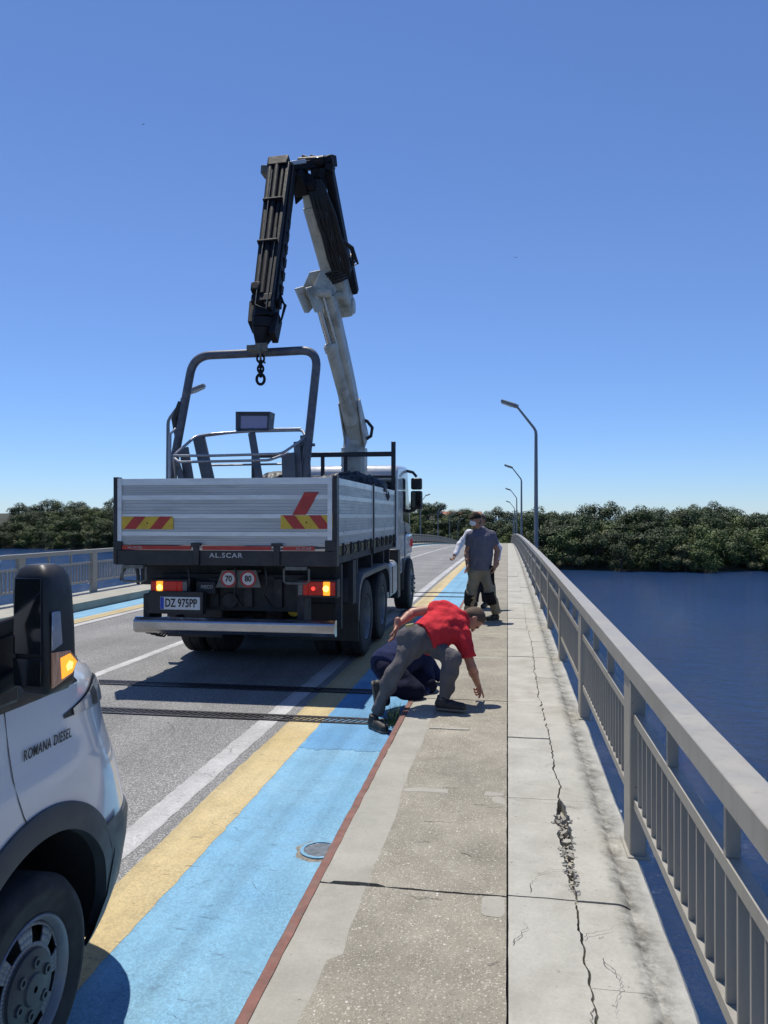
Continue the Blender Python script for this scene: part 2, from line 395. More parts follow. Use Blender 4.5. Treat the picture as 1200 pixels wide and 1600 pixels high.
# pavement beside us: kerb concrete + exposed aggregate bays, real open joints
def kerb_edge_x(y): return -0.64 + 0.022 * mnoise.noise(Vector((y * 1.1, 2.2, 0))) + 0.012 * mnoise.noise(Vector((y * 5.0, 7.2, 0))) - (0.05 if 1.9 < y < 2.9 else 0)
joints = [-8.9, -4.0, -0.2, 3.48, 7.17, 10.9, 14.6, 18.3, 22, 26, 30, 34, 38, 42, 50, 58, 66, 74, 90, 110, 130, 160, 190, 232]
mb = MB()
for a, b in zip(joints[:-1], joints[1:]):
    g = 0.0028 if b < 12 else 0.002
    yy = ys(a + g, b - g, 0.05 if b < 13 else 0.8)
    tilt = rnd.uniform(-.003, .003) if b < 40 else 0
    def jx(y, x):   # ragged joint lips
        k = 0
        if abs(y - (a + g)) < 1e-6: k = 0.006 * (mnoise.noise(Vector((x * 14, a, 0))) + .35) + (0.022 if (abs(a - 3.48) < .01 and -.80 < x < -.58) else 0)
        if abs(y - (b - g)) < 1e-6: k = -0.006 * (mnoise.noise(Vector((x * 17, b, 5))) + .35)
        return y + k
    NX = 14
    for m_, xa, xb in ((1, lambda y: -0.862, kerb_edge_x), (0, kerb_edge_x, lambda y: -0.003 - 0.003 * (1 + mnoise.noise(Vector((y * 8, 1, 1)))))):
        rows = []
        for y in yy:
            r = []
            for i in range(NX + 1):
                x = xa(y) + (xb(y) - xa(y)) * i / NX; y2 = jx(y, x)
                z = gz(y2) + tilt * (1 if y > (a + b) / 2 else -1) + (0.0 if m_ == 0 else 0.0004) + (0.0025 * mnoise.noise(Vector((x * 3, y2 * 2, 3))) if b < 30 else 0)
                r.append((x, y2, z))
            rows.append(r)
        mb.grid(rows, m_)
        for rr in (rows[0], rows[-1]): mb.grid([rr, [(q[0], q[1], q[2] - .1) for q in rr]], m_)
        for c in (0, -1):
            cc = [r[c] for r in rows]; mb.grid([cc, [(q[0], q[1], q[2] - (.25 if m_ == 1 and c == 0 else .1)) for q in cc]], m_)
pav = mb.build('pavement', [MAT['aggregate'], MAT['kerbcon']]); tag(pav, kind='structure')
# rusty steel angle along the kerb
mb = MB()
yy = ys(Y0, 14, 0.07) + ys(14, Y1, 1.0)[1:]
rows = []
for y in yy:
    j = (0.006 * mnoise.noise(Vector((y * 6, 0, 2))) + 0.004 * mnoise.noise(Vector((y * 21, 0, 2)))) if y < 16 else 0
    dent = 0.012 * max(0, 1 - abs(y - 5.55) / .12)
    z = gz(y) + .006 + j * .5 - dent
    rows.append([(-0.905 + j - dent, y, z - .10), (-0.905 + j - dent, y, z - .008), (-0.899 + j - dent, y, z), (-0.858 + j * .8, y, z + .001), (-0.854 + j * .8, y, z - .03)])
mb.grid(rows); tag(mb.build('kerb_edging', MAT['rust'], smooth=40), kind='structure')

# outer row of concrete slabs, split by the long crack
def crack_x(y):
    base = 0.305 + 0.012 * math.sin(y * 1.3 + .6)
    return base + 0.020 * mnoise.noise(Vector((y * 3.3, 11.0, 0))) + 0.016 * mnoise.noise(Vector((y * 12.0, 4.0, 0))) + 0.006 * mnoise.noise(Vector((y * 45.0, 1.0, 0)))
def crack_w(y):
    if y > 24: return 0.0008
    wd = 0.0095 + 0.006 * mnoise.noise(Vector((y * 7.0, 3.0, 0)))
    if y > 9: wd *= max(0.15, 1 - (y - 9) / 9)
    if 3.55 < y < 4.72:
        k = math.sin((y - 3.55) / 1.17 * math.pi) ** .5
        wd += k * (0.55 + 0.55 * min(1, max(0, (y - 3.9) / .5))) * (0.070 + 0.055 * mnoise.noise(Vector((y * 8.0, 9.0, 0))) + 0.02 * mnoise.noise(Vector((y * 25.0, 9.0, 0))))
    return max(0.002, wd)
sj = [-9, -6.5, -4.0, -1.5, 0.3, 1.6, 2.87, 3.50, 4.72, 6.0, 7.17, 8.3, 9.5, 10.7, 11.9, 13.1, 14.3, 15.5, 16.7, 18, 19.2, 20.4, 21.6, 23, 24.2, 26, 28, 30, 32, 36, 40, 46, 52, 60, 70, 80, 95, 110, 130, 160, 190, 232]
mb = MB()
for a, b in zip(sj[:-1], sj[1:]):
    wide = 0.012 if abs(a - 6.0) < .01 else 0.0035
    near = b < 25
    for side in (0, 1):
        wa = wide if side == 0 else 0.003
        if abs(a - 2.87) < .01 and side: wa = 0.0006
        wb = 0.004
        yy = ys(a + wa, b - wb, 0.02 if b < 10 else (0.05 if near else 1.0))
        dz = rnd.uniform(-.004, .004) if near else 0.0
        if side == 1 and near: dz -= 0.004
        NX = 10; rows = []
        for iy, y in enumerate(yy):
            r = []
            for i in range(NX + 1):
                t = i / NX
                if side == 0: xa, xb = 0.0025 + .002 * mnoise.noise(Vector((y * 10, 2, 2))), crack_x(y) - crack_w(y) / 2
                else: xa, xb = crack_x(y) + crack_w(y) / 2, 0.53 + .012 * mnoise.noise(Vector((y * 3, 6, 2)))
                x = xa + (xb - xa) * t; y2 = y
                if near and iy == 0: y2 += 0.006 * (mnoise.noise(Vector((x * 11, a * 3, 0))) + .3 * mnoise.noise(Vector((x * 50, a * 3, 0))))
                if near and iy == len(yy) - 1: y2 += 0.006 * (mnoise.noise(Vector((x * 11, b * 3, 0))) + .3 * mnoise.noise(Vector((x * 50, b * 3, 0)))) 
                z = gz(y) + dz + (0.003 * mnoise.noise(Vector((x * 4, y * 2.5, 9))) if near else 0)
                if side == 1: z -= 0.02 * max(0, (x - .47) / .06) ** 2
                r.append((x, y2, z))
            rows.append(r)
        mb.grid(rows)
        for rr in (rows[0], rows[-1]): mb.grid([rr, [(q[0], q[1], q[2] - .1) for q in rr]])
        for c in (0, -1):
            cc = [r[c] for r in rows]; mb.grid([cc, [(q[0], q[1], q[2] - .1) for q in cc]])
slabs = mb.build('pavement_slabs', MAT['slab']); tag(slabs, kind='structure')
# hairline cracks branching over slabs, kerb and paint
mb = MB()
def hair(x, y, ang, L, z, wd, xmin, xmax, seed):
    pts = []; q = random.Random(seed); n = max(6, int(L / .015))
    for k in range(n):
        pts.append((x, y)); x += math.cos(ang) * L / n; y += math.sin(ang) * L / n; ang0 = ang if k == 0 else ang0 + q.gauss(0, .10); ang = ang0 + q.choice((-1, 1)) * q.uniform(.1, .75)
        if not xmin < x < xmax: break
    rows = []
    for k, (a, b) in enumerate(pts):
        a2, b2 = pts[min(k + 1, len(pts) - 1)]; a1, b1 = pts[max(k - 1, 0)]; dx, dy = a2 - a1, b2 - b1; l = math.hypot(dx, dy) + 1e-9
        w_ = wd * (1 - k / len(pts)) * q.uniform(.5, 1.2) * .5
        rows.append([(a - dy / l * w_, b + dx / l * w_, z + gz(b)), (a + dy / l * w_, b - dx / l * w_, z + gz(b))])
    if len(rows) > 2: mb.grid(rows)
hr = random.Random(12)
for i in range(30):
    y = hr.uniform(2.2, 11); side = hr.choice((-1, 1)); hair(crack_x(y) + side * (crack_w(y) / 2 + .002), y, (0 if side > 0 else math.pi) + hr.gauss(0, .5), hr.uniform(.04, .24), .0052, .0035, .01, .50, i)
for x, y, a, L in ((.01, 4.70, .05, .16), (.02, 4.62, -.3, .1), (.10, 3.54, 1.2, .2), (.14, 3.72, .4, .12), (.36, 3.05, -1.6, .45), (.02, 3.1, 1.3, .25)): hair(x, y, a, L, .0055, .004, .005, .52, int(y * 77))
for i in range(14): hair(hr.uniform(-.5, -.02), hr.uniform(2.4, 8), hr.choice((0, math.pi)) + hr.gauss(0, .15), hr.uniform(.1, .3), .0045, .004, -.84, -.01, 100 + i)
for i in range(34): hair(hr.uniform(-1.64, -.95), hr.uniform(2.6, 8.5), hr.choice((0, math.pi)) + hr.gauss(0, .4), hr.uniform(.05, .28), ROADZ + .0048, .0020, -1.66, -.92, 300 + i)
for i in range(30): hair(hr.uniform(-4.5, -1.7), hr.uniform(3.5, 9), hr.uniform(0, 6.28), hr.uniform(.2, .8), ROADZ + .0048, .0035, -4.6, -1.98, 400 + i)
MAT['crackdark'] = mat('dark_hairline_crack', (.06, .055, .048), .95, 0, .4, 60)
tag(mb.build('ground_cracks', MAT['crackdark']), kind='structure')
# outer ledge that carries the railing
mb = MB(); rows = []
for y in ys(Y0, 14, .06) + ys(14, Y1, 1.0)[1:]:
    k = mnoise.noise(Vector((y * 2.1, 0, 5))) + .5 * mnoise.noise(Vector((y * 9, 0, 5))) if y < 30 else 0
    z = gz(y) - .028 + .004 * k; xo = 0.655 + .007 * k
    rows.append([(.50, y, z), (.56 + .01 * k, y, z + .002), (xo - .015, y, z), (xo, y, z - .02), (xo, y, z - .35)])
mb.grid(rows); tag(mb.build('pavement_ledge', MAT['slab'], smooth=50), kind='structure')
# rubble in the broken stretch of the crack
mb = MB()
for i in range(120):
    y = rnd.uniform(3.55, 4.55); x = crack_x(y) + max(-.5 * crack_w(y) - .008, min(.5 * crack_w(y) + .008, rnd.gauss(0, .026))); s_ = rnd.choice([.006, .008, .010, .014, .018, .026]) * rnd.uniform(.7, 1.1)
    inside = abs(x - crack_x(y)) < crack_w(y) * .5
    z = gz(y) + (-.034 + rnd.uniform(-.03, .016) if inside else s_ * .12 - .002)
    if not inside: s_ = min(s_, .014)
    rot = Matrix.Rotation(rnd.uniform(0, 6), 3, 'Z') @ Matrix.Rotation(rnd.uniform(-.6, .6), 3, 'X') @ Matrix.Rotation(rnd.uniform(-.6, .6), 3, 'Y')
    pts = [Vector((math.cos(t + rnd.uniform(-.3, .3)) * rnd.uniform(.7, 1.2), math.sin(t) * rnd.uniform(.5, 1.0), h)) for h in (-.45, .35) for t in (0.2, 1.4, 2.6, 3.9, 5.2)]
    vs = [Vector((x, y, z)) + rot @ (q * s_) for q in pts]
    mb.add(vs, [(4, 3, 2, 1, 0), (5, 6, 7, 8, 9)] + [(k, (k + 1) % 5, 5 + (k + 1) % 5, 5 + k) for k in range(5)])
MAT['rubble'] = mat('broken_concrete', (0.33, 0.315, 0.28), 0.9, 0, .4, 30, .5, 90)
tag(mb.build('concrete_rubble', MAT['rubble']), 'pale broken concrete bits lying in the long pavement crack', 'rubble', kind='stuff')

# the bridge under it all
br = empty('bridge', (0, 0, 0), 0, 'long humped concrete road bridge carrying the road and its two pavements', 'bridge')
mb = MB()
prof = [(-9.62, -.03), (-9.62, -.9), (-7.5, -1.1), (-6.9, -2.1), (-1.9, -2.1), (-1.3, -1.1), (.63, -.9), (.63, -.06), (-.84, -.10), (-.86, -.22), (-8.38, -.22), (-8.40, -.10)]
yy = ys(Y0, Y1, 4.0)
mb.grid([[(x, y, z + gz(y)) for x, z in prof + prof[:1]] for y in yy])
mb.build('deck', MAT['oldcon'], br)
for y in (-6, 28, 62, 96, 130, 164, 198):
    m2 = MB(); m2.box(-6.8, -2.0, y - .9, y + .9, WATERZ - 3, gz(y) - 2.11); m2.build('pier', MAT['oldcon'], br, bevel=.2)
# far pavement
mb = MB()
mb.grid([[(-8.38, y, -.21 + gz(y)), (-8.375, y, -.015 + gz(y)), (-8.35 - .015, y, gz(y)), (-8.42, y, gz(y)), (-9.6, y, gz(y)), (-9.62, y, -.2 + gz(y))] for y in ys(Y0, Y1, 1.5)])
tag(mb.build('far_pavement', MAT['kerbcon']), kind='structure')

# expansion joints across the road
def joint(y, label, w=.20):
    t = MB(); z = ROADZ + gz(y) + .009
    t.box(-8.3, -.92, y - w / 2, y - w / 2 + .035, z - .02, z + .003)
    t.box(-8.3, -.92, y + w / 2 - .035, y + w / 2, z - .02, z + .003)
    o = t.build('expansion_joint', MAT['jointsteel']); tag(o, label, 'expansion joint', 'steel joints across the road')
    t = MB(); x = -8.3
    while x < -.95:
        vs = [(x, y - w / 2 + .036, z), (x + .028, y - w / 2 + .036, z), (x + .108, y + w / 2 - .036, z), (x + .08, y + w / 2 - .036, z)]
        t.add(vs + [(a, b, c - .015) for a, b, c in vs], [(0, 1, 2, 3), (0, 4, 5, 1), (1, 5, 6, 2), (2, 6, 7, 3), (3, 7, 4, 0)]); x += .062
    t.build('finger_plate', MAT['jointsteel'], o)
    t = MB(); t.box(-8.3, -.92, y - w / 2 + .03, y + w / 2 - .03, z - .018, z - .0125); t.build('joint_bed', MAT['black_rubber'], o)
MAT['black_rubber'] = mat('black_rubber', (0.022, 0.022, 0.024), 0.8, 0, .2, 15)
mb = MB()
def patch(x0, x1, y0, y1, seed):
    n = 26; pts = []
    for k in range(n):
        a = 2 * math.pi * k / n; ca, sa = math.cos(a), math.sin(a); e = .45
        x = (x0 + x1) / 2 + (x1 - x0) / 2 * math.copysign(abs(ca) ** e, ca); y = (y0 + y1) / 2 + (y1 - y0) / 2 * math.copysign(abs(sa) ** e, sa)
        q = mnoise.noise(Vector((x * 9, y * 9, seed))); pts.append((min(-.012, x + q * .018), y + q * .025, gz(y) + .0022 + .0025 * 0))
    mb.add(pts, [tuple(range(n))])
patch(-.115, -.01, 3.30, 3.47, 1); patch(-.63, -.02, 4.72, 4.79, 2); patch(-.62, -.30, 6.15, 6.2, 3); patch(-.09, -.012, 4.5, 4.72, 4); patch(-.5, -.05, 9.3, 9.4, 5)
tag(mb.build('pavement_repair', MAT['kerbcon']), kind='structure')
joint(6.88, 'dark steel finger joint across the road, nearest one, in sunlight by the van')
joint(8.05, 'dark steel finger joint lying in the shadow behind the truck')
joint(18.2, 'thin dark joint across road and blue lane, nearer of the pair beyond the truck', .12)
joint(19.2, 'thin dark joint across road and blue lane, farther of the pair beyond the truck', .12)

# ---------------------------------------------------------------- railings
def railing(name, X, sgn, py0, n0, n1, label):
    """sgn = +1: traffic is on the -X side"""
    root = empty(name, (X, 0, 0), 0, label, 'railing')
    SP = 2.69
    hp = MB(); rows = []
    yA, yB = py0 + SP * n0 - 1, py0 + SP * n1 + .2
    pr = [(-.051, .885), (-.053, .887), (-.053, .967), (-.050, .970), (.050, .970), (.053, .967), (.053, .887), (.051, .885)]
    hp.grid([[(x, y, z + gz(y)) for x, z in pr + pr[:1]] for y in ys(yA, yB, 1.0)])
    hp.build('handrail', MAT['railsteel'], root)
    for k in range(n0, n1 + 1):
        y = py0 + SP * k; g = gz(y); m = MB()
        # post: two side plates and a web
        m.box(-.036, .036, y - .012, y + .012, -.03 + g, .884 + g)
        m.box(-.040, -.028, y - .10, y + .10, -.03 + g, .883 + g); m.box(.028, .040, y - .10, y + .10, -.03 + g, .883 + g)
        m.box(-.038, .038, y - .106, y - .094, -.03 + g, .882 + g)
        m.box(-.055, .055, y - .13, y + .13, -.034 + g, -.018 + g)
        m.build('post', MAT['railsteel'], root, bevel=.003 if 0 <= k < 4 else 0, seg=1)
        if k == n1: break
        ya, yb = y + .102, y + SP - .102; m = MB()
        ga, gb = gz(ya), gz(yb)
        for zz, hh, ww in ((.675, .045, .045), (.245, .045, .045)):
            m.beam((0, ya, zz + ga), (0, yb, zz + gb), ww, hh)
        individual = -1 <= k <= 4 and sgn > 0
        bal = []
        nb = 20
        for i in range(1, nb + 1):
            yy_ = ya + (yb - ya) * i / (nb + 1); gg = gz(yy_); tall = i in (7, 14)
            q = MB() if individual else m
            q.box(-.019, .019, yy_ - .007, yy_ + .007, .268 + gg, .652 + gg)
            if tall: q.box(-.021, .021, yy_ - .012, yy_ + .012, .698 + gg, .884 + gg)
            if individual: bal.append(q)
        pn = m.build('panel', MAT['railsteel'], root)
        for q in bal: q.build('baluster', MAT['railsteel'], pn)
    return root
railing('railing', 0.652, 1, 4.16, -3, 72, 'grey steel railing along the slabs beside the water on our side')
railing('railing', -9.42, -1, 3.0, -1, 74, 'grey steel railing on the far side of the road behind the truck')

# ---------------------------------------------------------------- street lamps
MAT['lampgrey'] = mat('lamp_grey', (0.20, 0.215, 0.235), 0.5, .3, .1)
MAT['lampglass'] = mat('lamp_glass', (0.5, 0.5, 0.48), 0.2)
def make_lamp():
    root = empty('street_lamp')
    m = MB(); m.lathe([(.095, 0), (.09, .5), (.075, .52), (.07, 1.2), (.055, 4.2)], (0, 0, -.6), (0, 0, 1), 14)
    m.lathe([(.13, 0), (.13, .05), (.1, .06)], (0, 0, -.6), (0, 0, 1), 14)
    m.build('pole', MAT['lampgrey'], root, smooth=40)
    m = MB(); pts = [(0, 0, 3.6), (0, 0, 4.40), (-.012, 0, 4.50), (-.06, 0, 4.60), (-.62, 0, 5.33)]
    m.tube(pts, [.055, .05, .046, .042, .034], 10); m.build('arm', MAT['lampgrey'], root, smooth=60)
    m = MB(); d = Vector((-.93, 0, .37)).normalized(); up = Vector((.37, 0, .93)).normalized()
    c = Vector((-.56, 0, 5.29))
    m.beam(c, c + d * .14, .15, .11, up, .24, .13, ch=.5); m.beam(c + d * .14, c + d * .58, .24, .13, up, .20, .08, ch=.5)
    h = m.build('lamp_head', MAT['lampgrey'], root, smooth=40)
    m = MB(); c2 = c - up * .066; m.beam(c2 + d * .2, c2 + d * .55, .19, .03, up, .15, .03, ch=.3); m.build('lens', MAT['lampglass'], h)
    return root
lamp0 = make_lamp()
words = ['nearest', 'second nearest', 'third nearest', 'fourth nearest', 'fifth nearest', 'sixth nearest', 'farthest']
for side, X, yy in ((0, 0.90, (25, 51, 77, 101, 127)), (1, -9.66, (20.9, 43, 65, 86, 108, 130, 152))):
    for i, y in enumerate(yy):
        o = lamp0 if (side == 0 and i == 0) else copy_tree(lamp0)
        o.location = (X, y, gz(y)); o.rotation_euler = (0, 0, math.pi if side else 0)
        wd = words[i] if i < len(yy) - 1 else 'farthest'
        tag(o, f'grey street lamp, {wd} of the row ' + ('outside the railing on our side' if side == 0 else 'across the road'), 'street lamp',
            'street lamps along our side of the bridge' if side == 0 else 'street lamps along the far side of the bridge')

# ---------------------------------------------------------------- water, far shore, woods, town
mb = MB(); mb.add([(-2500, -600, WATERZ), (2500, -600, WATERZ), (2500, 3000, WATERZ), (-2500, 3000, WATERZ)], [(0, 1, 2, 3)])
tag(mb.build('water', MAT['water']), kind='structure')
MAT['earth'] = mat('wooded_ground', (0.03, 0.034, 0.018), 0.95, 0, .4, .2)
def shoreY(x):                                     # distance of the far waterline for a given X
    if x >= 10: return 135 + 0.16 * (x - 10) + 4 * mnoise.noise(Vector((x * .05, 0, 0)))
    if x > -12: return 135 + (10 - x) / 22 * 62
    return 197 - 0.16 * (-12 - x) * -0.1 + 5 * mnoise.noise(Vector((x * .04, 3, 0)))
def hillZ(x, d):                                   # ground height d metres behind the waterline
    top = 6.6 if x > 5 else (10.8 if x < -20 else 6.8)
    h = top * (1 - math.exp(-d / 22.0)) + (1.2 * mnoise.noise(Vector((x * .03, d * .03, 1))) if d > 4 else 0)
    return WATERZ - .05 + h - max(0, d - 60) * .01
mb = MB(); rows = []
xs = [-420, -300, -220] + list(np.arange(-170, 151, 5.0)) + [200, 300, 420]
for d in (-3, 0, 3, 8, 15, 25, 40, 60, 100, 180, 320, 600):
    rows.append([(float(x), shoreY(float(x)) + d, (WATERZ - 1 if d < 0 else hillZ(float(x), d))) for x in xs])
mb.grid(rows); tag(mb.build('hill', MAT['earth'], smooth=180), kind='structure')

MAT['leaf_dark'] = m_leaf('dark_evergreen_leaf', (0.030, 0.050, 0.016), (0.062, 0.092, 0.030))
MAT['leaf_mid'] = m_leaf('mid_green_leaf', (0.055, 0.085, 0.022), (0.105, 0.145, 0.042))
MAT['leaf_pale'] = m_leaf('pale_olive_leaf', (0.08, 0.095, 0.042), (0.14, 0.155, 0.07))
MAT['bark'] = mat('bark', (0.09, 0.07, 0.055), .9, 0, .3, 8, .5, 30)
def make_tree(seed, h, rx, leaf, kind):
    r = random.Random(seed); root = empty('tree')
    m = MB(); ph = h * .45
    m.tube([(0, 0, -.4), (.05, 0, ph * .5), (r.uniform(-.2, .2), r.uniform(-.2, .2), ph), (r.uniform(-.3, .3), r.uniform(-.3, .3), h * .75)], [.22, .17, .12, .05], 7)
    for k in range(5):
        a = r.uniform(0, 6.28); m.tube([(0.02, 0, ph * r.uniform(.5, .9)), (math.cos(a) * rx * .35, math.sin(a) * rx * .35, ph * 1.15), (math.cos(a) * rx * .7, math.sin(a) * rx * .7, h * .65)], [.09, .06, .03], 5)
    m.build('trunk', MAT['bark'], root)
    m = MB(); blobs = []
    nb = r.randint(9, 12)
    for k in range(nb):
        a = r.uniform(0, 6.28); q = math.sqrt(r.uniform(0, 1)) * rx * .72
        zc = h * (.30 + .52 * r.random() * (1 - .45 * (q / rx) ** 2)); blobs.append((math.cos(a) * q, math.sin(a) * q, zc, rx * r.uniform(.30, .46)))
    blobs.append((0, 0, h * .80, rx * .42))
    for k in range(5):
        a = r.uniform(0, 6.28); blobs.append((math.cos(a) * rx * .6, math.sin(a) * rx * .6, h * .22, rx * .42))
    for bx, by, bz, br_ in blobs:
        for i in range(240):
            d = Vector((r.gauss(0, 1), r.gauss(0, 1), r.gauss(0, 1))).normalized()
            if d.z < -.3 and r.random() < .5: d.z = -d.z
            p = Vector((bx, by, bz)) + Vector((d.x, d.y, d.z * .85)) * br_ * (r.uniform(.72, 1.08) if r.random() < .9 else r.uniform(1.05, 1.3))
            nrm = (d + Vector((r.gauss(0, .3), r.gauss(0, .3), r.gauss(0, .3) + .3))).normalized()
            u = nrm.orthogonal().normalized(); v = nrm.cross(u); a = r.uniform(0, 6.28)
            u2 = u * math.cos(a) + v * math.sin(a); v2 = nrm.cross(u2); s1 = r.uniform(.08, .19); s2 = s1 * r.uniform(.45, .8)
            m.add([p - u2 * s1, p - v2 * s2 + nrm * .03, p + u2 * s1, p + v2 * s2 - nrm * .03], [(0, 1, 2, 3)])
    m.build('crown', leaf, root, fix=False)
    return root
protos = [make_tree(1, 6.0, 3.0, MAT['leaf_dark'], 0), make_tree(2, 6.8, 3.3, MAT['leaf_dark'], 0), make_tree(3, 5.6, 2.9, MAT['leaf_mid'], 1),
          make_tree(4, 6.4, 3.1, MAT['leaf_mid'], 1), make_tree(5, 4.9, 2.4, MAT['leaf_pale'], 2), make_tree(6, 7.4, 3.0, MAT['leaf_dark'], 0)]
kinds = [0, 0, 1, 1, 2, 0]
used = set(); ntree = 0
def plant(x, d, pi, sc, where):
    global ntree
    o = protos[pi] if pi not in used else copy_tree(protos[pi]); used.add(pi); ntree += 1
    o.location = (x, shoreY(x) + d, hillZ(x, max(d, .3)) - .2); o.rotation_euler = (0, 0, rnd.uniform(0, 6.28)); o.scale = (sc * rnd.uniform(.9, 1.15), sc * rnd.uniform(.9, 1.15), sc)
    kd = ['dark green evergreen', 'mid green leafy', 'pale olive'][kinds[pi]]
    tag(o, f'{kd} tree in the dense wood ' + where, 'tree', f'{kd} trees {where}')
def wood(x0, x1, where, rows, sp):
    for ri, d in enumerate(rows):
        x = x0 + rnd.uniform(0, sp)
        while x < x1:
            front = ri == 0
            pi = rnd.choices([0, 1, 2, 3, 4, 5], [3, 3, 2, 2, 2.2 if front else .6, 2])[0]
            plant(x, d + rnd.uniform(-1.5, 1.5), pi, rnd.uniform(.85, 1.2) * (.85 if front else 1.0), where)
            x += sp * rnd.uniform(.75, 1.25)
wood(4.0, 66, 'on the right hand far shore', (.6, 4.5, 9.5, 15.5, 22.5, 31), 3.4)
wood(-150, -62, 'on the left hand far shore', (.6, 5, 10.5, 17, 25), 4.2)
wood(-56, 3.5, 'behind the far end of the bridge', (3, 9, 17, 28), 4.6)
print('TREES', ntree)

# the town on the rise beyond the wood
MAT['plaster'] = mat('pale_plaster', (0.55, 0.50, 0.44), .9); MAT['plaster2'] = mat('ochre_plaster', (0.50, 0.38, 0.27), .9)
MAT['tile'] = mat('roof_tile', (0.28, 0.13, 0.08), .9); MAT['winglass'] = mat('dark_window', (0.04, 0.045, 0.05), .2)
def house(px, top, wpx, Y, matl, label, flat=False):
    c = at(px, top, Y); wd = wpx / F * Y; root = empty('house', (c.x, Y, c.z), 0, label, 'house', 'town houses above the far wood')
    hh = 9.0; m = MB(); m.box(-wd / 2, wd / 2, 0, 8, -hh, -1.0 if not flat else 0); wl = m.build('wall', matl, root)
    m = MB()
    if flat: m.box(-wd / 2 - .2, wd / 2 + .2, -.2, 8.2, 0.002, .35)
    else: m.prism([(-.4, -1.0), (8.4, -1.0), (4, .3)], lambda a, b: (-wd / 2 - .3, a, b + .003), lambda a, b: (wd / 2 + .3, a, b + .003))
    m.build('roof', MAT['tile'] if not flat else matl, root)
    n = max(2, int(wd / 2.6))
    for r_ in range(2):
        for i in range(n):
            x = -wd / 2 + wd * (i + .5) / n; m = MB(); m.box(x - .45, x + .45, -.05, .1, -3.2 - 2.9 * r_, -1.9 - 2.9 * r_); m.build('window', MAT['winglass'], root)
house(663, 797, 14, 330, MAT['plaster'], 'pale flat roofed house above the wood, left of the others', True)
house(680, 796, 16, 340, MAT['plaster'], 'pale flat roofed block just right of the left end house', True)
house(700, 800, 22, 345, MAT['plaster2'], 'long ochre house with tiled roof, middle of the town')
house(722, 800, 16, 350, MAT['plaster'], 'pale house with tiled roof between the ochre houses')
house(742, 800, 18, 345, MAT['plaster2'], 'ochre house with tiled roof just left of the grey shirted man')
# ================================================================ TRUCK
MAT['alu'] = mat('bare_aluminium', (0.46, 0.465, 0.46), 0.42, 0.45, .10, 2.5, 0.15, 30, .003, dirt=(0.24, 0.225, 0.20), dscale=2.2, damt=.5, stretch=(.35, 1, 3))
MAT['alurib'] = mat('aluminium_rib', (0.68, 0.685, 0.68), 0.35, 0.35, .08, 3, dirt=(0.36, 0.34, 0.31), dscale=3, damt=.5, stretch=(.5, 1, 2))
MAT['chassis'] = mat('black_chassis', (0.020, 0.021, 0.024), 0.65, 0, .3, 6, .3, 40, .003, dirt=(0.075, 0.068, 0.058), dscale=3.5, damt=.6)
MAT['blackpaint'] = mat('black_paint', (0.016, 0.017, 0.02), 0.45, 0, .2, 6, .15, 60, .002, dirt=(0.06, 0.055, 0.05), dscale=4, damt=.45)
MAT['blackplastic'] = mat('black_plastic', (0.016, 0.0165, 0.018), 0.48, 0, .15, 10, .15, 300, .001)
MAT['red_refl'] = mat('red_reflector', (0.42, 0.028, 0.02), 0.35, 0, .15, 8)
MAT['yel_refl'] = mat('yellow_reflector', (0.62, 0.40, 0.03), 0.35, 0, .12, 8)
MAT['chrome'] = mat('brushed_steel', (0.52, 0.52, 0.53), 0.2, 1.0, .1, 3, dirt=(0.25, .24, .22), dscale=5, damt=.5, stretch=(.4, 1, 1))
MAT['truckwhite'] = mat('white_cab_paint', (0.50, 0.515, 0.54), 0.25, 0, .03, 3, coat=.6, dirt=(0.45, .43, .4), dscale=2, damt=.3)
MAT['craneivory'] = mat('ivory_crane_paint', (0.56, 0.54, 0.46), 0.45, 0, .12, 4, .15, 30, .003, dirt=(0.15, 0.125, 0.085), dscale=3.4, damt=.85)
MAT['craneblack'] = mat('black_crane_paint', (0.009, 0.009, 0.012), 0.6, 0, .3, 8, .3, 40, .003, dirt=(0.028, .025, .023), dscale=5, damt=.6, spec=.25)
MAT['hose'] = mat('black_hose', (0.012, 0.012, 0.014), 0.45, 0, .2, 20)
MAT['rod'] = mat('chrome_rod', (0.62, 0.62, 0.61), 0.28, 1.0, .03)
MAT['glass'] = mat('dark_glass', (0.012, 0.014, 0.016), 0.05, 0, .05, spec=.6)
MAT['amber'] = mat('lit_amber_lens', (0.75, 0.22, 0.02), 0.25, 0, .05, emit=(1.0, .30, .02), estr=1.6)
MAT['amberhot'] = mat('amber_bulb_glow', (0.9, 0.5, 0.08), 0.3, 0, .05, emit=(1.0, .62, .12), estr=3.2)
MAT['redlens'] = mat('red_lens', (0.20, 0.008, 0.006), 0.2, 0, .1, emit=(1.0, .03, .01), estr=.10)
MAT['redhot'] = mat('lit_red_bulb', (0.6, 0.03, 0.02), 0.2, 0, .1, emit=(1.0, .05, .03), estr=1.6)
MAT['greylens'] = mat('clear_lens', (0.17, 0.16, 0.15), 0.15)
MAT['platewhite'] = mat('number_plate_white', (0.66, 0.66, 0.64), 0.35, 0, .05)
MAT['plateblue'] = mat('number_plate_blue', (0.02, 0.06, 0.42), 0.4)
MAT['ink'] = mat('black_lettering', (0.012, 0.012, 0.013), 0.5)
MAT['silverletter'] = mat('silver_lettering', (0.42, 0.42, 0.42), 0.4, .3)
MAT['discwhite'] = mat('speed_disc_white', (0.62, 0.60, 0.57), 0.5)
MAT['discred'] = mat('speed_disc_red', (0.46, 0.03, 0.03), 0.5)
